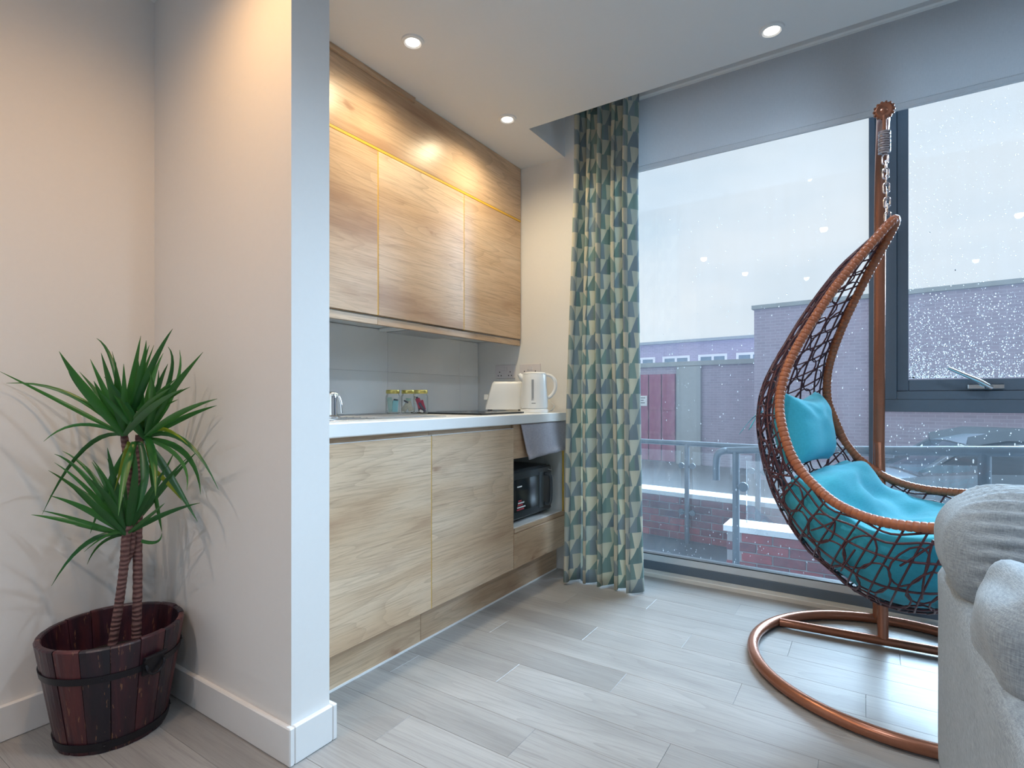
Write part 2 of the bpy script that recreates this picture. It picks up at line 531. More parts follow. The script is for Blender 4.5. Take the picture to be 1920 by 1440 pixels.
M['pane_wet'] = pane_mat('rain_beaded_glass', .012, .019)
M['rail_glass'] = pane_mat('railing_glass', .006, .02)

def drop_mat():
    t = NT('rain_water')
    g = t.new('ShaderNodeBsdfGlass'); g.inputs['IOR'].default_value = 1.33; g.inputs['Roughness'].default_value = .03
    d = t.new('ShaderNodeBsdfTranslucent'); d.inputs[0].default_value = (.9, .95, 1, 1)
    mx = t.new('ShaderNodeMixShader'); mx.inputs[0].default_value = .07
    t.link(g.outputs[0], mx.inputs[1]); t.link(d.outputs[0], mx.inputs[2])
    return t.done(mx)
M['drop'] = drop_mat()

def clear_glass(name, tint=(.97, .99, .985)):
    t = NT(name)
    tr = t.new('ShaderNodeBsdfTransparent'); tr.inputs[0].default_value = (*tint, 1)
    gl = t.new('ShaderNodeBsdfGlossy'); gl.inputs['Roughness'].default_value = .03
    lw = t.new('ShaderNodeLayerWeight'); lw.inputs[0].default_value = .25
    mx = t.new('ShaderNodeMixShader'); t.link(t.math('MULTIPLY', lw.outputs[0], .6), mx.inputs[0])
    t.link(tr.outputs[0], mx.inputs[1]); t.link(gl.outputs[0], mx.inputs[2])
    return t.done(mx)
M['jar_glass'] = clear_glass('clear_jar_glass')

def emis(name, col, st):
    t = NT(name)
    e = t.new('ShaderNodeEmission'); e.inputs[0].default_value = (*col, 1); e.inputs[1].default_value = st
    return t.done(e)
M['lamp_lens'] = emis('lit_lamp_lens', (1.0, .93, .82), 8.0)

def curtain_mat():
    t = NT('geometric_print_curtain')
    tc = t.new('ShaderNodeTexCoord'); sp = t.new('ShaderNodeSeparateXYZ'); t.link(tc.outputs['UV'], sp.inputs[0])
    u, v = sp.outputs[0], sp.outputs[1]
    rv = t.math('DIVIDE', v, .0785)
    row = t.math('FLOOR', rv); fv = t.math('SUBTRACT', rv, row)
    par = t.math('MODULO', row, 2.0)
    uu = t.math('ADD', t.math('DIVIDE', u, .046), par)
    pair = t.math('FLOOR', t.math('DIVIDE', uu, 2.0))
    p = t.math('SUBTRACT', uu, t.math('MULTIPLY', pair, 2.0))
    half = t.math('ADD', .20, t.math('MULTIPLY', fv, .52))
    off = t.math('SUBTRACT', p, t.math('ADD', 1.0, t.math('MULTIPLY', t.math('SUBTRACT', fv, .5), .32)))
    cream = t.math('LESS_THAN', t.math('ABSOLUTE', off), half)
    cell = t.new('ShaderNodeCombineXYZ'); t.link(pair, cell.inputs[0]); t.link(row, cell.inputs[1])
    wn_ = t.new('ShaderNodeTexWhiteNoise'); wn_.noise_dimensions = '2D'; t.link(cell.outputs[0], wn_.inputs['Vector'])
    dark = t.ramp(wn_.outputs[0], [(.0, (.29, .41, .40)), (.45, (.40, .52, .48)), (.55, (.35, .42, .46)), (1.0, (.43, .51, .53))])
    light = t.ramp(wn_.outputs[0], [(.0, (.82, .79, .67)), (.6, (.78, .76, .65)), (.8, (.60, .65, .61)), (1.0, (.84, .82, .72))])
    col = t.mixc(cream, dark, light)
    weave = t.noise(t.coord('UV', scale=(1, 1, 1)), 900, 2)
    p_ = t.principled(col, .85, 0, t.bump(weave, .25, .002), spec=.15)
    tr = t.new('ShaderNodeBsdfTranslucent'); t.link(col, tr.inputs[0])
    mx = t.new('ShaderNodeMixShader'); mx.inputs[0].default_value = .45
    t.link(p_.outputs[0], mx.inputs[1]); t.link(tr.outputs[0], mx.inputs[2])
    return t.done(mx)
M['curtain'] = curtain_mat()

# ------------------------------------------------------------------ room shell
XL, XR = -2.115, 2.75          # left and right walls
YB, YE = -3.0, 2.80            # back wall, end wall plane beside the window
YW = 3.02                      # window frame face
ZC = 2.40
PX, PY0, PY1 = -1.32, 0.905, 1.03   # partition stub

floor = MB().box(XL - .1, XR + .1, YB - .1, 2.955, -.12, -.012).build('floor', M['grout'])
tag(floor, 'grey oak plank floor running across the whole room', 'floor', kind='structure')
row_w, plank_l = .155, .98
rows = int((2.955 - YB) / row_w) + 1
for i in range(rows):
    y1 = 2.955 - i * row_w; y0 = max(y1 - row_w, YB)
    if y1 - y0 < .02: continue
    x = XL - ((i * .37) % 1.0) * plank_l
    while x < XR:
        a, b = max(x, XL), min(x + plank_l, XR)
        if b - a > .02:
            g = .0003; c = .0007
            vx = [(a + g, y0 + g, -.012), (b - g, y0 + g, -.012), (b - g, y1 - g, -.012), (a + g, y1 - g, -.012),
                  (a + g, y0 + g, -c), (b - g, y0 + g, -c), (b - g, y1 - g, -c), (a + g, y1 - g, -c),
                  (a + g + c, y0 + g + c, 0), (b - g - c, y0 + g + c, 0), (b - g - c, y1 - g - c, 0), (a + g + c, y1 - g - c, 0)]
            fc = [(0, 3, 2, 1), (8, 9, 10, 11)] + [(k, (k + 1) % 4, (k + 1) % 4 + 4, k + 4) for k in range(4)] + [(k + 4, (k + 1) % 4 + 4, (k + 1) % 4 + 8, k + 8) for k in range(4)]
            mesh_obj('plank', vx, fc, M['plank'], floor)
        x += plank_l

def struct(name, mb, mat, label, cat='wall'):
    return tag(mb.build(name, mat), label, cat, kind='structure')
struct('wall_left', MB().box(XL - .1, XL, YB - .1, YE + .3, -.12, 2.8), M['paint'], 'plain white wall on the left behind the potted plant')
struct('wall_partition', MB().box(XL, PX, PY0, PY1, 0, ZC), M['paint'], 'short white partition wall between the plant corner and the kitchenette')
struct('wall_end', MB().box(XL, -1.345, YE, YE + .3, 0, 2.8), M['paint'], 'white wall closing the kitchenette beside the patterned curtain')
struct('wall_right', MB().box(XR, XR + .1, YB - .1, YE + .3, -.12, 2.8), M['paint'], 'white wall on the right side of the room')
struct('wall_back', MB().box(XL, XR, YB - .1, YB, -.12, 2.8), M['paint'], 'white wall at the back of the room')
struct('wall_window', MB().box(-1.345, XR, YW - .02, YW + .28, 2.64, 2.8), M['paint'], 'white wall strip above the large window')
# ceiling with the raised pocket in front of the window
cm = MB()
cm.box(XL, XR, YB, 2.40, ZC, 2.8)
cm.box(XL, -1.477, 2.40, YE, ZC, 2.8)
cm.box(-1.477, XR, 2.40, YE, 2.74, 2.8)
cm.box(-1.345, XR, YE, YW - .02, 2.74, 2.8)
struct('ceiling', cm, M['ceiling'], 'white ceiling with a recessed pocket above the window', 'ceiling')

bz, bt = .104, .016
def skirt(name, x0, x1, y0, y1, label):
    struct(name, MB().box(x0, x1, y0, y1, 0, bz, .003), M['gloss_white'], label, 'baseboard')
skirt('baseboard_left', XL, XL + bt, YB, PY0 - bt, 'white baseboard along the left wall behind the wooden tub')
sk = MB()
sk.box(XL + bt, PX + bt, PY0 - bt, PY0, 0, bz, .003)
sk.box(PX, PX + bt, PY0, PY1 + .0, 0, bz, .003)
sk.box(PX - .12, PX + bt, PY1, PY1 + bt, 0, bz, .003)
tag(sk.build('baseboard_partition', M['gloss_white']), 'white baseboard wrapping the end of the short partition wall', 'baseboard', kind='structure')

# ------------------------------------------------------------------ window
win = thing('window_1', (.7, YW, 0), 'large dark framed window with rain on the glass', 'window', kind='structure')
WX0, WX1 = -1.33, XR - .02
Y0, Y1 = YW, YW + .075
box('sill_board', WX0, WX1, 2.955, Y0, -.02, .022, M['sill'], win, .003)
box('bottom_rail', WX0, WX1, Y0, Y1 - .01, -.02, .068, M['frame'], win, .002)
box('glazing_ledge', WX0, .0, Y0 + .004, Y1 - .012, .068, .106, M['frame_light'], win, .002)
box('glazing_ledge', .062, WX1, Y0 + .004, Y1 - .012, .068, .106, M['frame_light'], win, .002)
box('gasket', WX0, .0, Y0 + .004, Y1 - .014, .106, .111, M['black_plastic'], win)
box('gasket', .062, WX1, Y0 + .004, Y1 - .014, .106, .111, M['black_plastic'], win)
box('jamb', WX0, WX0 + .06, Y0, Y1, .106, 2.66, M['frame'], win, .002)
box('mullion', .0, .024, Y0 - .006, Y1, .068, 2.66, M['frame'], win, .002)
box('mullion', .024, .062, Y0 + .004, Y1 + .01, .068, 2.66, M['frame'], win, .002)
box('transom', .062, WX1, Y0 - .004, Y1, .937, .992, M['frame'], win, .002)
box('head_rail', WX0, WX1, Y0, Y1, 2.60, 2.66, M['frame'], win, .002)
# opening light: outer frame and sash
sash = thing('opening_sash', (.9, YW, .99), None, None)
sash.parent = win; sash.location = Vector((.9, YW, .99)) - wloc(win)
box('sash_stile', .062, .106, Y0 + .002, Y1, .992, 2.60, M['frame'], sash, .002)
box('sash_stile', .106, .150, Y0 + .012, Y1 + .006, 1.03, 2.60, M['frame'], sash, .003)
box('sash_rail', .106, 1.45, Y0 + .002, Y1, .992, 1.03, M['frame'], sash, .002)
box('sash_rail', .150, 1.40, Y0 + .012, Y1 + .006, 1.03, 1.082, M['frame'], sash, .003)
box('sash_stile', 1.40, 1.46, Y0 + .002, Y1, 1.03, 2.60, M['frame'], sash, .003)
hd = MB()
hp = Vector((.40, Y0 + .002, 1.048))
hd.box(hp.x - .045, hp.x + .075, hp.y - .004, hp.y + .010, hp.z - .011, hp.z + .011, .003)
hd.lathe([(.012, 0), (.012, -.012), (.008, -.02)], (hp.x + .018, hp.y - .004, hp.z), 12, 'Y')
handle = hd.build('handle_plate', M['chrome'], sash); tag(handle, 'silver window handle')
hl = MB(); hl.tube([(hp.x + .03, hp.y - .02, hp.z - .006), (hp.x - .01, hp.y - .032, hp.z + .022), (hp.x - .115, hp.y - .036, hp.z + .082)], [.010, .009, .006], 10)
smooth_by_angle(hl.build('handle_lever', M['chrome'], sash))
box('pane', WX0 + .06, .0, Y0 + .030, Y0 + .036, .108, 2.60, M['pane'], win)
box('pane', .062, WX1, Y0 + .030, Y0 + .036, .108, .937, M['pane'], win)
box('pane', .150, 1.40, Y0 + .040, Y0 + .046, 1.082, 2.60, M['pane_wet'], sash)
box('pane', 1.46, WX1, Y0 + .030, Y0 + .036, .992, 2.60, M['pane'], win)
# raindrops clinging to the outside of the opening pane
dm = MB()
def drop(x, z, r, y, sq=1.0):
    n = 6; v = []; f = []
    for rr, hh in ((1.0, 0.0), (.72, .42)):
        for k in range(n):
            a = 2 * PI * k / n + x * 50
            v.append((x + r * rr * math.cos(a), y + r * hh, z + r * rr * math.sin(a) * sq))
    v.append((x, y + r * .58, z))
    for k in range(n):
        k2 = (k + 1) % n
        f.append((k, k + n, k2 + n, k2)); f.append((k + n, 2 * n, k2 + n))
    f.append(tuple(range(n)))
    dm.add(v, f)
for i in range(8000):
    zz = 1.09 + 1.25 * R() ** 2.1
    if R() > (1.0 if zz < 1.45 else .30): continue
    drop(.155 + 1.23 * R() ** 1.3, zz, .0009 + .0020 * R() ** 2, Y0 + .0462, .8 + .8 * R())
tag(dm.build('raindrops', M['drop'], sash, True), kind='stuff')
dm = MB()
for i in range(700):
    drop(.07 + 1.2 * R(), .20 + .7 * R(), .0010 + .0022 * R() ** 2, Y0 + .0362, 1 + 1.2 * R())
for i in range(700):
    drop(-1.0 + .98 * R(), .12 + 1.9 * R() ** 1.6, .0008 + .0018 * R() ** 2, Y0 + .0362, 1 + 1.6 * R())
tag(dm.build('raindrops', M['drop'], win, True), kind='stuff')

# ------------------------------------------------------------------ roller blind, curtain track and curtain
bl = thing('roller_blind', (.65, 2.75, 2.19), 'wide grey roller blind pulled partly down over the window', 'blind')
box('cassette', -1.36, XR - .03, 2.725, 2.79, 2.565, 2.66, M['gloss_white'], bl, .006)
box('fabric', -1.37, XR - .04, 2.748, 2.751, 2.215, 2.58, M['blind'], bl)
box('hem_bar', -1.37, XR - .04, 2.742, 2.757, 2.188, 2.217, M['blind'], bl, .004)

tk = thing('curtain_track', (.6, 2.62, 2.60), 'slim white curtain track fixed above the window', 'curtain track')
box('rail', -1.40, XR - .05, 2.60, 2.63, 2.585, 2.61, M['gloss_white'], tk, .004)
tb = MB(); tb.lathe([(.016, 0), (.02, .012), (.016, .03)], (-1.405, 2.615, 2.575), 12)
tb.build('end_stop', M['gloss_white'], tk)

cu = thing('curtain', (-1.18, 2.64, .0), 'floor length curtain with teal and cream geometric print', 'curtain')
NU, NV = 220, 40
folds = 5.2
verts = []; uvs = []; faces = []
ztop, zbot = 2.578, .012
prev = [None] * (NV + 1); acc = [0.0] * (NV + 1)
grid = []
for j in range(NV + 1):
    t = j / NV
    z = ztop + (zbot - ztop) * t
    xa = -1.335 - .055 * t ** 1.5; xb = -.995 + .035 * t ** 2 - .01 * math.sin(t * 3)
    amp = .044 + .022 * t
    line = []
    ac = 0.0; pv = None
    for i in range(NU + 1):
        s = i / NU
        ph = (s ** .86) * folds * 2 * PI + .5 * math.sin(t * 2.1 + s * 5) + .35 * math.sin(s * 9)
        x = xa + (xb - xa) * s + .016 * math.sin(2 * ph + .4)
        y = 2.645 + amp * math.sin(ph) * (.75 + .35 * math.sin(s * 13 + 1)) + .010 * math.sin(t * 7 + s * 4) + .03 * t * math.sin(s * 4.4 - 1.2)
        zz = z
        if j == NV: zz += .005 * (1 + math.sin(s * 17)) - .006
        p = Vector((x, y, zz)); line.append(p)
    grid.append(line)
# print coordinate follows the cloth width measured at mid height
mid = grid[NV // 2]; ul = [0.0]
for a, b in zip(mid, mid[1:]): ul.append(ul[-1] + (b - a).length)
for j, line in enumerate(grid):
    for i, p in enumerate(line):
        verts.append(p); uvs.append((ul[i], p.z))
for j in range(NV):
    for i in range(NU):
        a = j * (NU + 1) + i
        faces.append((a, a + NU + 1, a + NU + 2, a + 1))
cl = mesh_obj('cloth', verts, faces, M['curtain'], cu, True, uvs)
md = cl.modifiers.new('thickness', 'SOLIDIFY'); md.thickness = .0025
for k in range(7):
    x = -1.31 + k * .05
    h = MB().tube([(x, 2.615, 2.592), (x, 2.628, 2.575), (x, 2.640, 2.56), (x, 2.63, 2.548)], .002, 6)
    h.build('hook', M['white_plastic'], cu)

# ------------------------------------------------------------------ downlights
def downlight(x, y, label, power, col, group='recessed ceiling downlights'):
    t = thing('downlight', (x, y, ZC - .008), label, 'light', group)
    r = MB().lathe([(.028, -.006), (.034, -.010), (.043, -.006), (.045, 0.0), (.028, 0.0)], (x, y, ZC), 24, caps=False)
    smooth_by_angle(r.build('bezel', M['gloss_white'], t))
    MB().lathe([(.0275, -.0055), (.0275, -.001)], (x, y, ZC), 24).build('lens', M['lamp_lens'], t)
    ld = bpy.data.lights.new('downlight_beam', 'SPOT')
    ld.energy = power; ld.color = col; ld.spot_size = math.radians(165); ld.spot_blend = 1.0; ld.shadow_soft_size = .028
    lo = bpy.data.objects.new('lamp', ld); COL.objects.link(lo)
    lo.parent = t; lo.location = (0, 0, -.006)
    return t
WARM = (1.0, .82, .54); NEUT = (.72, .86, 1.0)
P = 24
downlight(-1.494, 1.559, 'lit round downlight nearest the short partition, over the kitchenette', P * 1.3, WARM)
downlight(-1.512, 2.251, 'lit round downlight nearest the curtain, over the kitchenette', P * 1.3, WARM)
downlight(-.308, 2.260, 'lit round downlight in the ceiling above the hanging chair side of the room', P * .8, NEUT)
for x, y, lb in ((-.308, 1.0, 'added unseen ceiling downlight brightening the middle of the room'), (.95, 2.0, 'added unseen ceiling downlight brightening the room above the grey sofa'),
                 (.95, .6, 'added unseen ceiling downlight brightening the room in front of the grey sofa'), (-.6, -1.0, 'added unseen ceiling downlight brightening the back left of the room'),
                 (.9, -1.0, 'added unseen ceiling downlight brightening the back right of the room')):
    downlight(x, y, lb, P * 1.8, NEUT)  # out of view fill lamps, added to raise the interior brightness
downlight(-1.37, .56, 'warm round downlight over the plant corner by the partition', P * 1.3, (1.0, .58, .25))
downlight(-1.15, -.35, 'added unseen warm downlight brightening the left wall', P * 2.0, (1.0, .78, .62))  # unseen lamp added to warm and brighten the left wall

# ------------------------------------------------------------------ kitchenette
Yk = (PY1 + .006, 1.642, 2.247, YE - .004)
XD = -1.47                      # base door faces
def base_cabinet(y0, y1, label, sealant=True):
    t = thing('base_cabinet', (-1.78, (y0 + y1) / 2, 0), label, 'cabinet', 'oak fronted base cabinets')
    box('carcass', -2.10, XD - .024, y0 + .001, y1 - .001, .15, .868, M['white_carcass'], t)
    box('edge_band', XD - .024, XD - .0205, y0 + .0005, y1 - .0005, .15, .842, M['oak_edge'], t)
    box('grip_rail', XD - .024, XD - .017, y0 + .001, y1 - .001, .845, .868, M['oak'], t)
    d = box('door', XD - .020, XD, y0 + .0015, y1 - .0015, .150, .847, M['oak'], t, .0015)
    for ya, yb_, on in ((y0, y0 + .0014, y0 > 1.2), (y1 - .0014, y1, y1 < 1.8)):
        if on: box('edge_band', XD - .0204, XD - .0012, ya, yb_, .152, .845, M['oak_edge'], t)
    box('top_edge', XD - .018, XD - .001, y0 + .003, y1 - .003, .847, .8490, M['gloss_white'], d)
    return t
base_cabinet(Yk[0], Yk[1], 'oak fronted base cabinet beside the short white partition')
base_cabinet(Yk[1], Yk[2], 'oak fronted base cabinet left of the microwave niche')
t = thing('microwave_unit', (-1.78, (Yk[2] + Yk[3]) / 2, 0), 'oak and white base unit with an open niche holding the microwave', 'cabinet')
y0, y1 = Yk[2], Yk[3]
box('side_panel', -2.10, XD - .024, y0 + .001, y0 + .017, .15, .868, M['white_carcass'], t)
box('side_panel', -2.10, XD - .012, y1 - .020, y1 - .003, .15, .868, M['white_carcass'], t)
box('edge_band', XD - .012, XD - .010, y1 - .020, y1 - .003, .345, .70, M['oak_edge'], t)
box('back_panel', -2.10, -2.085, y0 + .017, y1 - .020, .15, .868, M['white_carcass'], t)
box('niche_floor', -2.085, XD - .012, y0 + .017, y1 - .020, .335, .352, M['white_carcass'], t)
box('niche_top', -2.085, XD - .024, y0 + .017, y1 - .020, .70, .718, M['white_carcass'], t)
box('top_fascia', XD - .022, XD - .004, y0 + .002, y1 - .006, .695, .866, M['oak'], t, .0015)
box('drawer_front', XD - .020, XD + .002, y0 + .002, y1 - .004, .150, .322, M['oak'], t, .0015)
box('drawer_rail', XD - .020, XD - .004, y0 + .017, y1 - .006, .324, .346, M['oak'], t, .001)
box('base_panel', -2.085, XD - .024, y0 + .017, y1 - .020, .15, .166, M['white_carcass'], t)
t = thing('plinth', (-1.55, 1.9, 0), 'oak kick board running under the base cabinets', 'plinth')
box('kick_board', -1.548, -1.530, Yk[0], Yk[1], 0, .147, M['oak'], t, .001)
box('kick_board', -1.548, -1.530, Yk[1] + .001, Yk[3], 0, .147, M['oak'], t, .001)
box('sealant_strip', -1.5295, -1.5235, Yk[0], Yk[3] - .01, 0, .006, M['white_plastic'], t)
wtp = thing('worktop', (-1.78, 1.9, .869), 'white laminate worktop running along the kitchenette', 'worktop')
box('slab', -2.10, -1.448, Yk[0] - .002, YE - .002, .869, .918, M['worktop'], wtp, .004)

# upper run
XU = -1.775
ZU0, ZU1 = 1.352, 2.070
def wall_cabinet(y0, y1, label):
    t = thing('wall_cabinet', (-1.95, (y0 + y1) / 2, ZU0), label, 'cabinet', 'oak fronted wall cabinets')
    box('carcass', -2.112, XU - .024, y0 + .001, y1 - .001, 1.356, ZU1 + .01, M['white_carcass'], t)
    box('edge_band', XU - .024, XU - .018, y0 + .0005, y1 - .0005, 1.358, ZU1 + .008, M['oak_edge'], t)
    box('door', XU - .018, XU, y0 + .0025, y1 - .0025, ZU0 + .006, ZU1, M['oak'], t, .0015)
    for ya, yb_, on in ((y0, y0 + .0024, y0 > 1.2), (y1 - .0024, y1, y1 < 2.6)):
        if on: box('edge_band', XU - .018, XU - .0012, ya, yb_, ZU0 + .006, ZU1, M['oak_edge'], t)
    for dx, dy in ((-.06, .08), (-.2, .3), (-.06, .5)):
        MB().lathe([(.004, 0), (.004, -.002)], (XU - .03 + dx, min(y0 + dy, y1 - .04), 1.356), 8).build('screw_cap', M['grey_plastic'], t)
    return t
wall_cabinet(PY1 + .006, 1.640, 'oak wall cabinet half hidden behind the short partition')
wall_cabinet(1.640, 2.236, 'middle oak wall cabinet above the worktop')
wall_cabinet(2.236, YE - .008, 'oak wall cabinet closest to the curtain')
t = thing('pelmet', (XU - .01, 1.9, 1.318), 'thin oak light pelmet under the wall cabinets', 'pelmet')
box('strip', XU - .026, XU - .006, PY1 + .006, 1.642, 1.318, 1.350, M['oak'], t, .001)
box('strip', XU - .026, XU - .006, 1.643, YE - .008, 1.318, 1.350, M['oak'], t, .001)
t = thing('bulkhead_fascia', (XU - .01, 1.9, 2.075), 'oak fascia board between the wall cabinets and the ceiling', 'fascia')
box('board', XU - .020, XU - .001, PY1 + .006, YE - .008, 2.084, ZC - .002, M['oak'], t, .001)
box('edge_band', XU - .030, XU - .0012, PY1 + .006, YE - .008, 2.0725, 2.0835, M['oak_edge'], t)
box('scribe_strip', XU - .001, XU + .011, PY1 + .006, 1.86, 2.376, ZC - .001, M['oak'], t, .001)
hdt = thing('cooker_hood', (-1.95, 2.1, 1.33), 'slim grey built in cooker hood under the middle wall cabinets', 'cooker hood')
box('body', -2.085, XU - .035, 1.93, 2.35, 1.338, 1.3555, M['white_carcass'], hdt, .003)
box('filter', -2.06, XU - .06, 1.96, 2.32, 1.334, 1.338, M['steel'], hdt)

# splashback tiles
sp = thing('splashback', (-2.11, 1.9, .92), 'glossy white tiled splashback above the worktop', 'splashback')
box('grout_bed', XL + .0006, XL + .005, PY1 + .001, YE - .001, .919, 1.354, M['grout'], sp)
ty = PY1 + .002; edges = [PY1 + .002, 1.41, 2.01, 2.61, YE - .003]
for a, b in zip(edges, edges[1:]):
    for z0, z1 in ((.920, 1.1345), (1.1355, 1.353)):
        box('tile', XL + .004, XL + .0105, a + .0005, b - .0005, z0, z1, M['tile'], sp, .0008)

# sink drainer, tap, hob
sd = thing('sink_drainer', (-1.75, 1.40, .918), 'stainless steel sink with ribbed drainer set in the worktop', 'sink')
box('rim', -1.98, -1.56, 1.06, 1.84, .918, .9205, M['steel'], sd, .001)
for k in range(9):
    box('rib', -1.93 + k * .04, -1.918 + k * .04, 1.46, 1.80, .9205, .923, M['steel'], sd, .001)
bw = MB().lathe([(.15, .001), (.145, .003), (.14, .0022), (.02, .0012)], (-1.77, 1.25, .9205), 28); bw.build('bowl_edge', M['steel'], sd, True)
tp = thing('mixer_tap', (-1.745, 1.362, .922), 'short chrome mixer tap peeking out behind the partition', 'tap')
tb = MB().lathe([(.030, 0), (.030, .006), (.022, .012), (.021, .07), (.022, .085), (.018, .095), (.008, .102)], (-1.741, 1.368, .922), 20)
smooth_by_angle(tb.build('body', M['chrome'], tp))
tb = MB().tube(catmull([(-1.741, 1.368, .95), (-1.745, 1.362, 1.005), (-1.752, 1.345, 1.022), (-1.762, 1.30, 1.032), (-1.765, 1.22, 1.03), (-1.766, 1.16, 1.012)], 4), .0105, 12)
smooth_by_angle(tb.build('spout', M['chrome'], tp))
tb = MB().tube(catmull([(-1.741, 1.368, 1.012), (-1.732, 1.378, 1.016), (-1.722, 1.388, 1.004), (-1.716, 1.393, .975), (-1.714, 1.395, .94)], 4), .0055, 10)
smooth_by_angle(tb.build('lever', M['chrome'], tp))

hb = thing('hob', (-1.75, 2.25, .918), 'black glass hob lying on the worktop', 'hob')
box('glass_plate', -1.99, -1.53, 2.06, 2.44, .9185, .9265, M['black_gloss'], hb, .002)
for x, y, r in ((-1.87, 2.25, .085), (-1.66, 2.25, .07)):
    MB().lathe([(r, 0), (r, .0006), (r - .004, .0006), (r - .004, 0)], (x, y, .9265), 32, caps=False).build('zone_ring', M['dark_grey'], hb)

# toaster
to = thing('toaster', (-1.76, 2.59, .918), 'white slot toaster standing left of the kettle', 'toaster')
cx, cy = -1.765, 2.61
tm = MB()
prof = []
ux, uy = CS, SN      # broad side turned to the room
def tp_(a, b, z): return (cx + ux * a - uy * b, cy + uy * a + ux * b, z)
lay = []
for z, wl_, wr_, dp in ((.934, -.118, .100, .078), (.945, -.117, .101, .080), (1.02, -.096, .101, .079), (1.078, -.078, .100, .076), (1.088, -.073, .097, .072), (1.0935, -.066, .090, .064)):
    ring = []
    n = 48
    for k in range(n):
        a = 2 * PI * k / n
        ca, sa = math.cos(a), math.sin(a)
        q = (abs(ca) ** 11 + abs(sa) ** 11) ** (-1 / 11)
        ring.append(tp_((wl_ + wr_) / 2 + (wr_ - wl_) / 2 * ca * q, dp * sa * q, z))
    lay.append(ring)
n = 48
vv = [p for r_ in lay for p in r_]
ff = [(i * n + k, i * n + (k + 1) % n, (i + 1) * n + (k + 1) % n, (i + 1) * n + k) for i in range(len(lay) - 1) for k in range(n)]
ff += [tuple(reversed(range(n))), tuple((len(lay) - 1) * n + k for k in range(n))]
smooth_by_angle(mesh_obj('body', vv, ff, M['white_plastic'], to), 50)
for b in (-.022, .022):
    s_ = MB(); v8 = [tp_(a, b + c, z) for z in (1.0935, 1.0955) for a, c in ((-.058, -.011), (.07, -.011), (.07, .011), (-.058, .011))]
    s_.add(v8, [(0, 3, 2, 1), (4, 5, 6, 7), (0, 1, 5, 4), (1, 2, 6, 5), (2, 3, 7, 6), (3, 0, 4, 7)]); s_.build('slot', M['black_plastic'], to)
for a in (-.09, .085):
    for b in (-.05, .05):
        p = tp_(a, b, .9265)
        MB().lathe([(.012, 0), (.012, .009)], p, 10).build('foot', M['black_plastic'], to)
s_ = MB(); v8 = [tp_(a, c, z) for z in (.99, 1.02) for a, c in ((-.125, -.012), (-.10, -.012), (-.10, .012), (-.125, .012))]
s_.add(v8, [(0, 3, 2, 1), (4, 5, 6, 7), (0, 1, 5, 4), (1, 2, 6, 5), (2, 3, 7, 6), (3, 0, 4, 7)]); s_.build('lever', M['white_plastic'], to)

# kettle
ke = thing('kettle', (-1.56, 2.585, .918), 'white jug kettle with a grey level window and loop handle', 'kettle')
kx, ky = -1.555, 2.585
smooth_by_angle(MB().lathe([(.074, 0), (.078, .004), (.078, .016), (.070, .022)], (kx, ky, .918), 28).build('base', M['white_plastic'], ke))
smooth_by_angle(MB().lathe([(.070, 0), (.0755, .006), (.0755, .03), (.073, .08), (.069, .14), (.067, .185), (.065, .190)], (kx, ky, .941), 28).build('jug', M['white_plastic'], ke))
smooth_by_angle(MB().lathe([(.066, 0), (.066, .004), (.058, .010), (.03, .013), (.012, .014)], (kx, ky, 1.131), 28).build('lid', M['white_plastic'], ke))
rv = Vector((CS, SN, 0)); fw = Vector((-SN, CS, 0)); kc = Vector((kx, ky, 0))
hp = [kc + rv * a + Vector((0, 0, z)) for a, z in ((.060, 1.128), (.090, 1.122), (.112, 1.10), (.118, 1.065), (.108, 1.03), (.088, 1.008), (.070, 1.000))]
smooth_by_angle(MB().tube(catmull(hp, 4), .010, 10).build('handle', M['white_plastic'], ke))
sx = [kc - rv * a + Vector((0, 0, z)) for a, z in ((.055, 1.105), (.075, 1.118), (.086, 1.132))]
smooth_by_angle(MB().tube(sx, [.022, .017, .010], 10).build('spout', M['white_plastic'], ke))
g = MB()
vs = []
for z in (.985, 1.10):
    for a in (-.018, -.006):
        rr = .0742 - (z - .94) * .035
        q = kc + rv * a - fw * math.sqrt(rr * rr - a * a)
        for o_ in (-.004, .0022): vs.append(q - fw * o_ + Vector((0, 0, z)))
g.add(vs, [(1, 3, 7, 5), (0, 4, 6, 2), (0, 1, 5, 4), (2, 6, 7, 3), (0, 2, 3, 1), (4, 5, 7, 6)]); g.build('level_window', M['grey_plastic'], ke)
lg = MB(); vs = []
for z in (.968, .973):
    for a in (-.018, .004):
        rr = .0757
        q = kc + rv * a - fw * math.sqrt(rr * rr - a * a)
        for o_ in (-.003, .001): vs.append(q - fw * o_ + Vector((0, 0, z)))
lg.add(vs, [(1, 3, 7, 5), (0, 4, 6, 2), (0, 1, 5, 4), (2, 6, 7, 3), (0, 2, 3, 1), (4, 5, 7, 6)]); lg.build('badge', M['grey_plastic'], ke)
cord = catmull([kc + rv * a + fw * b + Vector((0, 0, z)) for a, b, z in ((.07, .03, .925), (.10, .05, .93), (.115, .07, .955), (.09, .10, .985), (.06, .13, 1.02), (.045, .19, 1.10))], 5)
MB().tube(cord, .0032, 6).build('cord', M['white_plastic'], ke)

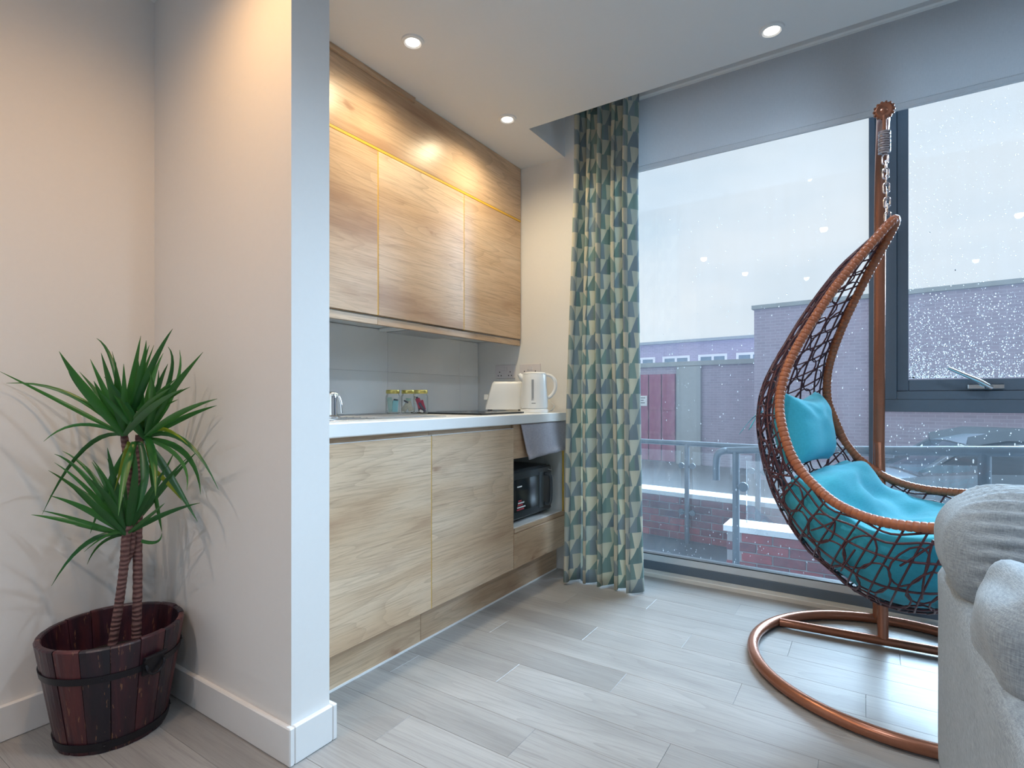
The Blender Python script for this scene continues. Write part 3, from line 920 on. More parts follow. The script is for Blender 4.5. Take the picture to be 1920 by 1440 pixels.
# sockets on the end wall
def socket(x0, label):
    t = thing('double_socket', (x0 + .073, YE, 1.12), label, 'socket', 'white double sockets on the end wall')
    box('plate', x0, x0 + .146, YE - .010, YE - .0005, 1.120, 1.206, M['pinkish_plastic'], t, .003)
    for s in (.034, .112):
        for dx, dz in ((0, .022), (-.011, .0), (.011, .0)):
            box('pin_hole', x0 + s + dx - .003, x0 + s + dx + .003, YE - .0108, YE - .0100, 1.135 + dz, 1.142 + dz, M['ink'], t)
    for s in (.062, .084):
        box('rocker', x0 + s - .008, x0 + s + .008, YE - .0135, YE - .010, 1.168, 1.192, M['pinkish_plastic'], t, .002)
    return t
socket(-1.965, 'double socket on the shaded end wall behind the toaster')
socket(-1.783, 'double socket on the end wall above the kettle')

# jars
def jar(x, y, label, fill):
    t = thing('glass_jar', (x, y, .9235), label, 'jar', 'glass jars with gold lids')
    z0 = .9235
    g = MB().lathe([(.028, 0), (.034, .004), (.035, .012), (.035, .080), (.032, .090), (.029, .096), (.029, .104)], (x, y, z0), 22, caps=False)
    g.lathe([(.0001, .0), (.028, 0)], (x, y, z0), 22, caps=False)
    smooth_by_angle(g.build('glass', M['jar_glass'], t), 60)
    smooth_by_angle(MB().lathe([(.0315, .097), (.0325, .099), (.0325, .112), (.031, .115), (.002, .1155)], (x, y, z0), 22).build('lid', M['brass_lid'], t))
    for m, dx, dy, zc, w, h_, tilt in fill:
        b = MB().box(x + dx - w / 2, x + dx + w / 2, y + dy - .004, y + dy + .004, z0 + zc - h_ / 2, z0 + zc + h_ / 2, .002,
                     rot=Matrix.Rotation(YAW, 3, 'Z') @ Matrix.Rotation(tilt, 3, 'Y'))
        b.build('sachet', M[m], t)
jar(-1.925, 1.872, 'gold lidded jar of pale green and blue sachets, leftmost of the three', [('green_card', -.011, -.006, .044, .024, .07, -.15), ('blue_card', .012, .004, .036, .026, .056, .06), ('green_card', .0, .012, .04, .026, .062, .3), ('dark_card', .009, .010, .066, .02, .008, .1)])
jar(-1.905, 1.955, 'gold lidded jar of cream sachets, middle of the three', [('cream_card', -.006, -.008, .034, .024, .056, .55), ('dark_card', -.002, -.012, .058, .024, .007, .5), ('cream_card', .010, .002, .036, .024, .05, -.3), ('green_card', -.008, .008, .05, .026, .05, .1)])
jar(-1.822, 1.958, 'gold lidded jar of crimson sachets, rightmost of the three', [('red_card', -.006, -.006, .05, .022, .052, -.35), ('dark_card', -.013, -.004, .045, .01, .075, -.2), ('dark_card', .012, -.004, .03, .012, .055, -.6), ('red_card', .002, .006, .04, .024, .05, -.3), ('white_print', .006, -.003, .012, .018, .012, .3)])

# microwave
mw = thing('microwave', (-1.73, 2.51, .352), 'black microwave oven sitting in the niche of the base unit', 'microwave')
mz0, mz1 = .366, .622
my0, my1 = 2.285, 2.705
XF = -1.512
box('body', -1.88, XF - .022, my0, my1, mz0, mz1, M['black_plastic'], mw, .008)
dr = box('door', XF - .022, XF, my0 + .002, my1 - .002, mz0 + .004, mz1 - .002, M['black_plastic'], mw, .008)
box('window', XF, XF + .002, my0 + .03, my1 - .145, mz0 + .045, mz1 - .045, M['black_gloss'], dr, .001)
box('trim_strip', XF, XF + .003, my1 - .142, my1 - .095, mz0 + .03, mz1 - .03, M['dark_grey'], dr, .001)
hpts = [(XF, my1 - .075, mz0 + .045), (XF + .028, my1 - .070, mz0 + .05), (XF + .034, my1 - .068, mz0 + .09), (XF + .034, my1 - .068, mz1 - .09), (XF + .028, my1 - .070, mz1 - .05), (XF, my1 - .075, mz1 - .045)]
smooth_by_angle(MB().tube(catmull(hpts, 4), .009, 10).build('handle', M['dark_grey'], dr))
hpts = [(XF + .002, my1 - .022, mz0 + .03), (XF + .006, my1 - .014, mz0 + .05), (XF + .006, my1 - .014, mz1 - .05), (XF + .002, my1 - .022, mz1 - .03), (XF + .002, my1 - .05, mz1 - .022)]
MB().tube(catmull(hpts, 4), .0022, 8).build('chrome_trim', M['chrome'], dr)
box('badge', XF + .002, XF + .0026, my0 + .055, my0 + .10, mz1 - .086, mz1 - .079, M['white_print'], dr)
for k in range(5):
    box('sticker_mark', XF + .002, XF + .0026, my0 + .05 + .004 * k, my0 + .12 - .006 * k + .02 * (k % 2), mz0 + .052 + k * .011, mz0 + .059 + k * .011, M['red_print' if k % 2 == 0 else 'white_print'], dr)
for y in (my0 + .05, my1 - .05):
    for x in (-1.84, XF - .06):
        MB().lathe([(.014, 0), (.014, .016)], (x, y, .352), 10).build('foot', M['black_plastic'], mw)

# towel
NUt, NVt = 24, 16
vs = []; fs = []
for j in range(NVt + 1):
    tt = j / NVt
    for i in range(NUt + 1):
        s = i / NUt
        yb0 = 2.300 + .045 * tt; yb1 = 2.775 + .012 * tt
        y = yb0 + (yb1 - yb0) * s
        z = .866 - (.180 - .022 * s) * tt
        x = XD + .010 + .012 * tt + .004 * math.sin(s * 9 + tt * 2) * tt + .003 * math.sin(s * 23) * tt
        if tt > .86: x += .004
        vs.append((x, y, z))
for j in range(NVt):
    for i in range(NUt):
        a = j * (NUt + 1) + i
        fs.append((a, a + NUt + 1, a + NUt + 2, a + 1))
tw = mesh_obj('tea_towel', vs, fs, M['towel'], None, True)
md = tw.modifiers.new('thickness', 'SOLIDIFY'); md.thickness = .007; md.offset = 0
tag(tw, 'folded mauve grey tea towel hanging above the microwave niche', 'towel')

# ------------------------------------------------------------------ tub planter and plant
TC = Vector((-1.918, .708, 0)); TH = .312; RB, RT = .137, .186
tub = thing('wooden_tub', TC, 'dark burnt timber tub planter with black iron hoops', 'planter')
NS = 16
for k in range(NS):
    a0 = 2 * PI * k / NS + .006; a1 = 2 * PI * (k + 1) / NS - .006
    n = 4; v = []; f = []
    dr_ = random.uniform(-.0012, .0012); top = TH + random.uniform(-.002, .002)
    for z, ro in ((.0, RB), (top - .004, RT - .0008), (top, RT - .004)):
        for side in (0, 1):
            for i in range(n + 1):
                a = a0 + (a1 - a0) * i / n
                th = .017 if z < top - .001 else .011
                r_ = ro + dr_ - (th if side else 0) 
                if i in (0, n) and side == 0: r_ -= .0015
                v.append((TC.x + r_ * math.cos(a), TC.y + r_ * math.sin(a), z))
    m = n + 1
    def ix(l, s, i): return l * 2 * m + s * m + i
    for l in (0, 1):
        for i in range(n):
            f.append((ix(l, 0, i), ix(l, 0, i + 1), ix(l + 1, 0, i + 1), ix(l + 1, 0, i)))
            f.append((ix(l, 1, i + 1), ix(l, 1, i), ix(l + 1, 1, i), ix(l + 1, 1, i + 1)))
        f.append((ix(l, 1, 0), ix(l, 0, 0), ix(l + 1, 0, 0), ix(l + 1, 1, 0)))
        f.append((ix(l, 0, n), ix(l, 1, n), ix(l + 1, 1, n), ix(l + 1, 0, n)))
    for i in range(n):
        f.append((ix(2, 0, i), ix(2, 0, i + 1), ix(2, 1, i + 1), ix(2, 1, i)))
        f.append((ix(0, 0, i + 1), ix(0, 0, i), ix(0, 1, i), ix(0, 1, i + 1)))
    mesh_obj('stave', v, f, M['stave'], tub)
def rad(z): return RB + (RT - RB) * z / TH
for z0, z1 in ((.012, .034), (.214, .233)):
    b = MB().lathe([(rad(z0) + .0002, z0), (rad(z0) + .0032, z0), (rad(z1) + .0032, z1), (rad(z1) + .0002, z1)], TC, 48, caps=False)
    h = smooth_by_angle(b.build('hoop', M['iron'], tub))
    for a in (-2.35, -.5, 1.2):
        r_ = rad((z0 + z1) / 2) + .003
        MB().lathe([(.004, 0), (.003, .002)], (TC.x + r_ * math.cos(a), TC.y + r_ * math.sin(a), (z0 + z1) / 2), 8).build('rivet', M['iron'], h)
MB().lathe([(rad(.0) - .02, .012), (rad(.2) - .018, .20)], TC, 32).build('soil', M['soil'], tub)
# drop handle bracket
ha = .20
hc = Vector((math.cos(ha), math.sin(ha), 0)); ht = Vector((-math.sin(ha), math.cos(ha), 0))
hb_ = MB()
def hpnt(s, o_, z): return TC + hc * (rad(z) + o_) + ht * s + Vector((0, 0, z))
v8 = [hpnt(s, o_, z) for z in (.200, .252) for s, o_ in ((-.030, .001), (.030, .001), (.030, .008), (-.030, .008))]
hb_.add(v8, [(0, 3, 2, 1), (4, 5, 6, 7), (0, 1, 5, 4), (1, 2, 6, 5), (2, 3, 7, 6), (3, 0, 4, 7)])
hpl = hb_.build('handle_plate', M['iron'], tub)
pts = [hpnt(-.026, .012, .232)] + [hpnt(.026 * math.sin(a), .018, .232 - .034 * math.cos(a)) for a in (-1.3, -.8, -.3, .3, .8, 1.3)] + [hpnt(.026, .012, .232)]
MB().tube(pts, .0042, 8).build('drop_handle', M['iron'], hpl)
MB().tube([hpnt(-.032, .011, .252), hpnt(.032, .011, .252)], .005, 8).build('pin', M['iron'], hpl)

pl = thing('dracaena_plant', (TC.x, TC.y, .2), 'dracaena houseplant with long narrow green leaves on ringed stems', 'plant')
D0 = SN * -TC.x + CS * TC.y
def pw(x, y, dd=0.0, margin=.03):
    r = ray(x, y); d = D0 + dd
    if r.x < 0: d = min(d, (-XL - margin) / -r.x)
    d = min(d, (PY0 - margin) / r.y) if r.y > 0 else d
    q = r * d
    return Vector((q.x, q.y, CAM_H + q.z))
def stem(px, r0, r1, dd):
    pts = resample(catmull([pw(x, y, dd) for x, y in px], 6), 60)
    rr = []
    for i in range(60):
        t_ = i / 59
        rr.append((r0 + (r1 - r0) * t_) * (1 + .06 * math.sin(i * 2.4) + .03 * R()))
    smooth_by_angle(MB().tube(pts, rr, 12).build('stem', M['stem'], pl), 80)
stem([(206, 1240), (214, 1190), (225, 1120), (233, 1055), (236, 1010), (240, 985)], .0125, .0115, -.02)
stem([(255, 1235), (256, 1180), (258, 1100), (258, 1010), (260, 930), (262, 850), (262, 815)], .0130, .0115, .02)
stem([(236, 1056), (243, 1040), (248, 1010), (246, 930), (238, 860), (232, 810)], .0085, .010, .0)

def leaf(base, mid, tip, w=.0125, mat='leaf', dd=0.0, lift=0.0):
    w *= .84
    b = pw(*base, dd * .15); m = pw(*mid, dd * .6); t_ = pw(*tip, dd)
    ctrl = m * 2 - (b + t_) * .5
    n = 11
    pts = [(b * (1 - s) ** 2 + ctrl * 2 * s * (1 - s) + t_ * s * s) for s in [i / (n - 1) for i in range(n)]]
    roll = random.uniform(-.7, .7)
    v = []; f = []
    for i, p in enumerate(pts):
        s = i / (n - 1)
        tg = (pts[min(i + 1, n - 1)] - pts[max(i - 1, 0)]).normalized()
        view = (p - Vector((0, 0, CAM_H))).normalized()
        side = tg.cross(view)
        if side.length < 1e-4: side = tg.orthogonal()
        side.normalize(); nrm = side.cross(tg).normalized()
        ang = roll * (.4 + .6 * s)
        sd_ = side * math.cos(ang) + nrm * math.sin(ang); nn = nrm * math.cos(ang) - side * math.sin(ang)
        ww = w * (.55 + .45 * min(1, s / .3)) * (1 - max(0, (s - .35) / .65) ** 1.5) + .0004
        for q in (p - sd_ * ww + nn * ww * .35, p, p + sd_ * ww + nn * ww * .35):
            q.x = max(q.x, XL + .004); q.y = min(q.y, PY0 - .004)
            v.append(q)
    for i in range(n - 1):
        for k in (0, 1):
            f.append((i * 3 + k, i * 3 + k + 1, (i + 1) * 3 + k + 1, (i + 1) * 3 + k))
    return mesh_obj('leaf', v, f, M[mat], pl, True)
def cp(x, y): return (x / 3.4286, 580 + y / 3.4286)
A, B, Cc = (800, 810), (930, 830), (810, 1450)
LV = [
 (A, (560, 530), (380, 270), .0150), (A, (400, 600), (0, 400), .0075), (A, (450, 545), (40, 475), .0080), (A, (735, 380), (620, 185), .0085),
 (A, (690, 560), (580, 320), .0110), (A, (715, 520), (650, 280), .0130), (A, (850, 500), (905, 170), .0145), (A, (960, 400), (1110, 125), .0110),
 (A, (880, 500), (960, 230), .0150), ((900, 800), (1075, 560), (1305, 275), .0165), (B, (1090, 450), (1080, 240), .0075), (B, (1120, 520), (1155, 260), .0075),
 (B, (1000, 560), (1080, 350), .0120), (A, (520, 740), (280, 850), .0055), (A, (540, 900), (270, 1320), .0080), (A, (760, 580), (745, 340), .0120),
 (B, (960, 520), (1050, 280), .0120), (B, (1000, 620), (1020, 390), .0110), (A, (560, 560), (440, 400), .0090), (A, (600, 560), (480, 400), .0110),
 (A, (900, 450), (940, 200), .0110), (A, (860, 600), (990, 230), .0140), (B, (1010, 650), (1190, 420), .0130), (A, (800, 600), (795, 350), .0110),
 (A, (690, 620), (510, 400), .0120), (A, (780, 560), (720, 270), .0070), (B, (980, 600), (960, 400), .0120), (B, (900, 560), (890, 330), .0130),
 (B, (1180, 840), (1405, 1160), .0085), (B, (1190, 930), (1290, 1190), .0105), (B, (1100, 1080), (1270, 1365), .0130), (B, (1150, 960), (1200, 1165), .0075),
 ((960, 1000), (1080, 1120), (1170, 1230), .0070, 'leaf_y'), ((830, 850), (795, 980), (735, 1170), .0085, 'leaf_y'), ((935, 790), (985, 960), (1000, 1200), .0120),
 ((940, 800), (960, 900), (965, 1010), .0110, 'leaf_y'), ((930, 800), (1060, 770), (1210, 870), .0075, 'leaf_y'), ((960, 1000), (1010, 1270), (1040, 1430), .0070),
 ((840, 860), (700, 1130), (580, 1440), .0100), ((860, 850), (800, 1060), (760, 1330), .0120), ((880, 850), (850, 1080), (850, 1380), .0130), ((900, 850), (930, 1080), (880, 1300), .0130),
 (Cc, (560, 1210), (310, 1035), .0115), (Cc, (560, 1090), (350, 930), .0085), (Cc, (580, 1170), (350, 985), .0080), (Cc, (610, 1090), (400, 910), .0075),
 (Cc, (460, 1365), (200, 1320), .0085), (Cc, (480, 1345), (270, 1295), .0060), (Cc, (700, 1170), (590, 980), .0090), (Cc, (740, 1120), (690, 890), .0110),
 (Cc, (1060, 1140), (1280, 900), .0085), (Cc, (1030, 1150), (1210, 950), .0085), (Cc, (960, 1330), (1060, 1245), .0060), (Cc, (640, 1140), (540, 1000), .0100),
 (Cc, (760, 1180), (690, 960), .0110), (Cc, (980, 1180), (1130, 900), .0090), (Cc, (900, 1180), (960, 960), .0120), (Cc, (860, 1160), (870, 920), .0130),
 (Cc, (820, 1200), (800, 980), .0130), (Cc, (940, 1220), (1080, 1000), .0110), (Cc, (700, 1230), (560, 1080), .0110), (Cc, (640, 1260), (470, 1130), .0090),
 (Cc, (560, 1500), (330, 1780), .0085), (Cc, (640, 1420), (480, 1390), .0060), (Cc, (660, 1500), (560, 1640), .0055), (Cc, (700, 1450), (540, 1560), .0050), (Cc, (980, 1500), (1040, 1440), .006),
]
for i, L in enumerate(LV):
    leaf(cp(*L[0]), cp(*L[1]), cp(*L[2]), L[3], L[4] if len(L) > 4 else 'leaf', dd=((i * .618) % 1.0 - .62) * .30)
for i in range(26):
    bx, by = random.choice((A, B, Cc))
    a = random.uniform(-1.15, 1.15); ln = random.uniform(330, 560)
    tx, ty_ = bx + math.sin(a) * ln, by - math.cos(a) * ln * .95
    leaf(cp(bx, by), cp((bx + tx) / 2 + random.uniform(-25, 25), (by + ty_) / 2 - 25), cp(tx, ty_), random.uniform(.007, .012), 'leaf', dd=random.uniform(-.24, .06))

# ------------------------------------------------------------------ hanging chair
CH = Vector((.052, 2.42, 0)); PHI = math.radians(12)
CA = Vector((math.cos(PHI), -math.sin(PHI), 0)); CL = Vector((math.sin(PHI), math.cos(PHI), 0))
def cw(p, l, z): return CH + CA * p + CL * l + Vector((0, 0, z))
st = thing('chair_stand', (.10, 2.40, 0), 'copper tube stand with round floor ring and curved pole', 'chair stand')
RC = Vector((.10, 2.395, .022)); RR = .490
ring = [RC + Vector((RR * math.cos(2 * PI * k / 72), RR * 1.02 * math.sin(2 * PI * k / 72), 0)) for k in range(72)]
smooth_by_angle(MB().tube(ring, .0205, 12, closed=True).build('base_ring', M['copper'], st))
yb = 2.645
hx = math.sqrt(max(0, RR ** 2 - ((yb - RC.y) / 1.02) ** 2))
smooth_by_angle(MB().tube([(RC.x - hx, yb - .03, .022), (RC.x + hx, yb + .03, .022)], .0175, 12).build('cross_bar', M['copper'], st))
pole = catmull([(.036, 2.885, .03), (.036, 2.885, .50), (.038, 2.890, 1.0), (.040, 2.890, 1.5), (.041, 2.875, 1.80), (.043, 2.80, 1.96), (.045, 2.66, 2.045), (.046, 2.52, 2.063), (.047, 2.435, 2.060)], 8)
smooth_by_angle(MB().tube(pole, .0225, 14).build('pole', M['copper'], st))
smooth_by_angle(MB().tube([(.048, 2.647, .03), (.046, 2.70, .28), (.042, 2.80, .60), (.039, 2.868, .80)], .0195, 12).build('brace', M['copper'], st))
smooth_by_angle(MB().tube([(.036, 2.88, .030), (.048, 2.65, .030)], .0105, 10).build('tie_bar', M['copper'], st))
cap = MB().lathe([(.024, .004), (.031, -.004), (.031, -.014), (.024, -.020), (.012, -.016), (.004, -.022)], (.047, 2.435, 2.060), 18, 'Y')
capo = smooth_by_angle(cap.build('end_cap', M['copper'], st))
for k in range(14):
    a = 2 * PI * k / 14
    MB().lathe([(.0045, .004), (.005, -.004), (.003, -.009)], (.047 + .0305 * math.cos(a), 2.425, 2.060 + .0305 * math.sin(a)), 8, 'Y').build('bead', M['copper'], capo)

hg = thing('chain_hanger', (.05, 2.42, 1.66), 'metal spring and chain from which the wicker chair hangs', 'chain')
zt = 2.034
pts = [(.048, 2.42, zt + .006), (.048, 2.42, zt - .03), (.048, 2.42, zt - .05)]
MB().tube(pts, .007, 8).build('hook', M['copper'], hg)
hel = [(.048 + .017 * math.cos(a * .5), 2.42 + .017 * math.sin(a * .5), zt - .05 - .085 * a / 125.6) for a in range(126)]
MB().tube(hel, .0035, 6).build('spring', M['silver_chain'], hg)
def link_pts(c, L_, Wd, horiz):
    out = []
    for k in range(20):
        a = 2 * PI * k / 20
        s = Wd * math.cos(a); z = (L_ - Wd) * (1 if math.sin(a) > 0 else -1) * (abs(math.sin(a)) > .05) + Wd * math.sin(a)
        out.append((c[0] + (s if horiz else 0), c[1] + (0 if horiz else s), c[2] + z))
    return out
zc_ = zt - .155
nl = 8
step = (zc_ - 1.665) / nl
for k in range(nl + 1):
    z = zc_ - step * k
    MB().tube(link_pts((.050 + .001 * k, 2.42, z), step * .5 + .0055, .0095, k % 2 == 0), .0030, 6, closed=True).build('link', M['silver_chain'], hg)

rim_tab = [(0, .030, 1.652), (.032, .018, 1.632), (.066, -.023, 1.570), (.102, -.070, 1.499), (.138, -.118, 1.422), (.168, -.166, 1.334), (.194, -.202, 1.260),
           (.220, -.232, 1.191), (.244, -.254, 1.126), (.266, -.266, 1.068), (.284, -.270, 1.010), (.300, -.267, .968), (.318, -.257, .925), (.333, -.239, .866),
           (.345, -.213, .802), (.356, -.171, .741), (.370, -.120, .694), (.385, -.066, .658), (.400, -.002, .634), (.411, .054, .623), (.416, .111, .620),
           (.413, .163, .621), (.405, .205, .624), (.375, .275, .630), (.31, .345, .638), (.21, .400, .645), (.10, .428, .650), (.0, .436, .652)]
RIM = resample(catmull([Vector((w, p, z)) for w, p, z in rim_tab], 6), 121)
sp_tab = [(.018, 1.640), (-.040, 1.595), (-.084, 1.556), (-.152, 1.490), (-.223, 1.390), (-.288, 1.286), (-.330, 1.206), (-.374, 1.120), (-.404, 1.047), (-.418, .975), (-.420, .910), (-.410, .829),
          (-.385, .727), (-.350, .622), (-.306, .534), (-.252, .452), (-.189, .388), (-.121, .338), (-.072, .303), (-.022, .279), (.030, .266), (.094, .263), (.160, .275), (.235, .310), (.305, .370), (.365, .450), (.410, .545), (.434, .640)]
SPN = resample(catmull([Vector((0, p, z)) for p, z in sp_tab], 6), 121)
def bask(t, th, k=1.0):
    """t 0..1 along the shell, th -90..90 deg across it from near rim to far rim"""
    f = t * 120; i = min(int(f), 119); q = f - i
    r = RIM[i].lerp(RIM[i + 1], q); s = SPN[i].lerp(SPN[i + 1], q)
    w = r.x
    c, sn = math.cos(th), math.sin(th)
    e = (abs(c) ** 2.3 + abs(sn) ** 2.3) ** (-1 / 2.3)
    c *= e; sn *= e
    p = r.y + (s.y - r.y) * c * k; z = r.z + (s.z - r.z) * c * k
    return cw(p, w * sn * (k if k < 1 else 1), z)
ch = thing('hanging_chair', (CH.x, CH.y, .26), 'wine and orange wicker egg chair hanging from the copper stand', 'chair')
loop = [cw(v.y, -v.x, v.z) for v in RIM] + [cw(v.y, v.x, v.z) for v in reversed(RIM[1:-1])]
loop = resample(loop + [loop[0]], 1801)[:-1]
rr = [.0134 + .0032 * min(1.0, 2.4 * abs(math.sin(PI * i / 8.0 + .20))) for i in range(len(loop))]
smooth_by_angle(MB().tube(loop, rr, 10, closed=True).build('rim', M['rim'], ch), 70)
net = MB()
SR = .0034
for th in [math.radians(a) for a in (-72, -54, -36, -18, 0, 18, 36, 54, 72)]:
    net.tube([bask(.015 + .97 * i / 70, th) for i in range(71)], SR * 1.15, 5)
for k in range(33):
    t_ = .05 + .92 * k / 32
    net.tube([bask(t_, math.radians(-90 + 180 * i / 20)) for i in range(21)], SR, 5)
random.seed(5)
def loop_on(t0, th0, rt, rth, ph):
    pts = []
    for k in range(14):
        a = 2 * PI * k / 14
        tt = min(max(t0 + rt * math.cos(a + ph), .012), .985); th = th0 + rth * math.sin(a + ph)
        pts.append(bask(tt, max(min(th, 1.54), -1.54), 1.0) + Vector((random.uniform(-.002, .002),) * 3))
    net.tube(pts, SR * .95, 5, closed=True)
for k in range(30):
    t_ = .05 + .91 * k / 29
    nacross = 3 if t_ < .2 else 6
    for j in range(nacross):
        th0 = math.radians(-75 + 150 * (j + .5 + (.25 if k % 2 else -.25)) / nacross)
        loop_on(t_, th0, .021, math.radians(150 / nacross * .46), R())
for k in range(70):
    t0 = random.uniform(.3, .9); th0 = random.uniform(-1.4, 1.4)
    t1 = t0 + random.uniform(-.05, .05); th1 = th0 + random.uniform(-.7, .7)
    net.tube([bask(min(max(t0 + (t1 - t0) * i / 7, .02), .98), max(min(th0 + (th1 - th0) * i / 7, 1.55), -1.55), 1.0) for i in range(8)], SR, 5)
for o_ in (-.05, -.02, .02, .05, -.09, .09):       # bundled cane keel along the spine
    net.tube([bask(.10 + .86 * i / 60, o_ + .03 * math.sin(i * .9 + o_ * 60)) + Vector((0, 0, -.003)) for i in range(61)], SR * 1.3, 5)
for th in (-86, -81, 81, 86):
    net.tube([bask(.03 + .94 * i / 80, math.radians(th) + .025 * math.sin(i * .8)) for i in range(81)], SR * 1.1, 5)
tag(net.build('wicker_net', M['net'], ch, True), kind='stuff')

# seat cushion lying in the basket
NT_, NH = 46, 36
T0, T1 = .525, .965
vs = []; fs = []
random.seed(3)
def cush(i, j):
    a = i / NT_; t_ = T0 + (T1 - T0) * a
    u = j / NH
    if u <= .5:                         # underside follows the basket
        th = math.radians(-84 + 168 * (u / .5))
        p = bask(t_, th, .955)
        return p
    s = (u - .5) / .5                   # top from far edge back to the near edge
    f = t_ * 120; k = min(int(f), 119)
    r = RIM[k].lerp(RIM[k + 1], f - k); sp_ = SPN[k].lerp(SPN[k + 1], f - k)
    w = r.x * .95 * (1 - 2 * s)
    m = 1 - (2 * s - 1) ** 2
    nrm = Vector((0, -(sp_.y - r.y), -(sp_.z - r.z)))
    L_ = nrm.length or 1
    nrm /= L_
    endf = min(1, a / .10, (1 - a) / .06)
    hump = math.exp(-((a - .10) / .10) ** 2)
    h_ = -.040 - .05 * (1 - endf) + .012 * m + .085 * hump * (.25 + 1.1 * (1 - s) ** .8 * s ** .35)
    for ta, ts, dp, ww in ((.36, .38, .055, .05), (.36, .72, .050, .05), (.58, .30, .055, .05), (.58, .64, .06, .05), (.80, .35, .05, .05), (.80, .7, .05, .05)):
        dd = ((a - ta) / .09) ** 2 + ((s - ts) / .16) ** 2
        h_ -= dp * math.exp(-dd)
    wv = Vector((a * 3.1, s * 2.3, 1.7))
    h_ += .030 * (noise.noise(wv * 2.1)) + .012 * noise.noise(wv * 6.5)
    h_ += .010 * math.sin(s * 16 + a * 22 + 2 * noise.noise(wv * 3)) * (.35 + .65 * math.exp(-((a - .22) / .16) ** 2))
    return cw(r.y + nrm.y * h_, w, r.z + nrm.z * h_)
for i in range(NT_ + 1):
    for j in range(NH):
        p = cush(i, j)
        vs.append(p)
for i in range(NT_):
    for j in range(NH):
        j2 = (j + 1) % NH
        fs.append((i * NH + j, i * NH + j2, (i + 1) * NH + j2, (i + 1) * NH + j))
fs.append(tuple(range(NH))[::-1]); fs.append(tuple(NT_ * NH + j for j in range(NH)))
sc_ = mesh_obj('seat_cushion', vs, fs, M['aqua'], None, True)
md = sc_.modifiers.new('soft', 'SUBSURF'); md.levels = 1; md.render_levels = 1
tag(sc_, 'large puffy aqua seat cushion inside the wicker chair', 'cushion')

def pillow(c, ax, ay, az, W, H, T, name, mat, label, cat, nu=28):
    vs = []; fs = []
    n = nu
    for side in (1, -1):
        for j in range(n + 1):
            for i in range(n + 1):
                u = -1 + 2 * i / n; v = -1 + 2 * j / n
                e = (1 - u ** 4) ** .55 * (1 - v ** 4) ** .55
                cx_ = u * (1 - .10 * (1 - u * u) * 0 - .12 * (1 - v * v) * abs(u) * .6)
                cy_ = v * (1 - .30 * (1 - u * u) * (1 if v > 0 else .25))
                wr = .006 * noise.noise(Vector((u * 2.2, v * 2.2, side * 3.0))) + .005 * math.sin((abs(u) - v) * 9) * max(0, v) * e
                vs.append(c + ax * (cx_ * W / 2) + ay * (cy_ * H / 2) + az * (side * (T / 2 * e) + wr * e))
    m = (n + 1) ** 2
    for s in (0, 1):
        for j in range(n):
            for i in range(n):
                a = s * m + j * (n + 1) + i
                q = (a, a + 1, a + n + 2, a + n + 1)
                fs.append(q if s == 0 else q[::-1])
    o = mesh_obj(name, vs, fs, mat, None, True)
    return o
pz = (Vector((CA.x, CA.y, 0)) + Vector((0, 0, .18))).normalized()
py = (Vector((0, 0, 1)) - CA * .18).normalized()
px_ = CL
pil = pillow(cw(-.275, .0, .885), px_, py, pz, .47, .30, .15, 'head_pillow', M['aqua'], '', '')
tag(pil, 'small aqua head pillow tied to the chair back', 'pillow')
for k, (a, b) in enumerate((((-.40, -.10, .945), (-.475, -.14, .855)), ((-.40, -.10, .945), (-.425, -.17, .875)))):
    p0 = cw(*a); p1 = cw(*b)
    vs = []; n = 6
    for i in range(n + 1):
        q = p0.lerp(p1, i / n) + Vector((0, 0, .012 * math.sin(i / n * PI)))
        for s in (-1, 1):
            vs.append(q + (CA * .4 + Vector((0, 0, .5))) * .009 * s * (1 + .4 * i / n))
    fs = [(2 * i, 2 * i + 1, 2 * i + 3, 2 * i + 2) for i in range(n)]
    o = mesh_obj('tie', vs, fs, M['aqua'], pil, True)
    md = o.modifiers.new('thickness', 'SOLIDIFY'); md.thickness = .0015

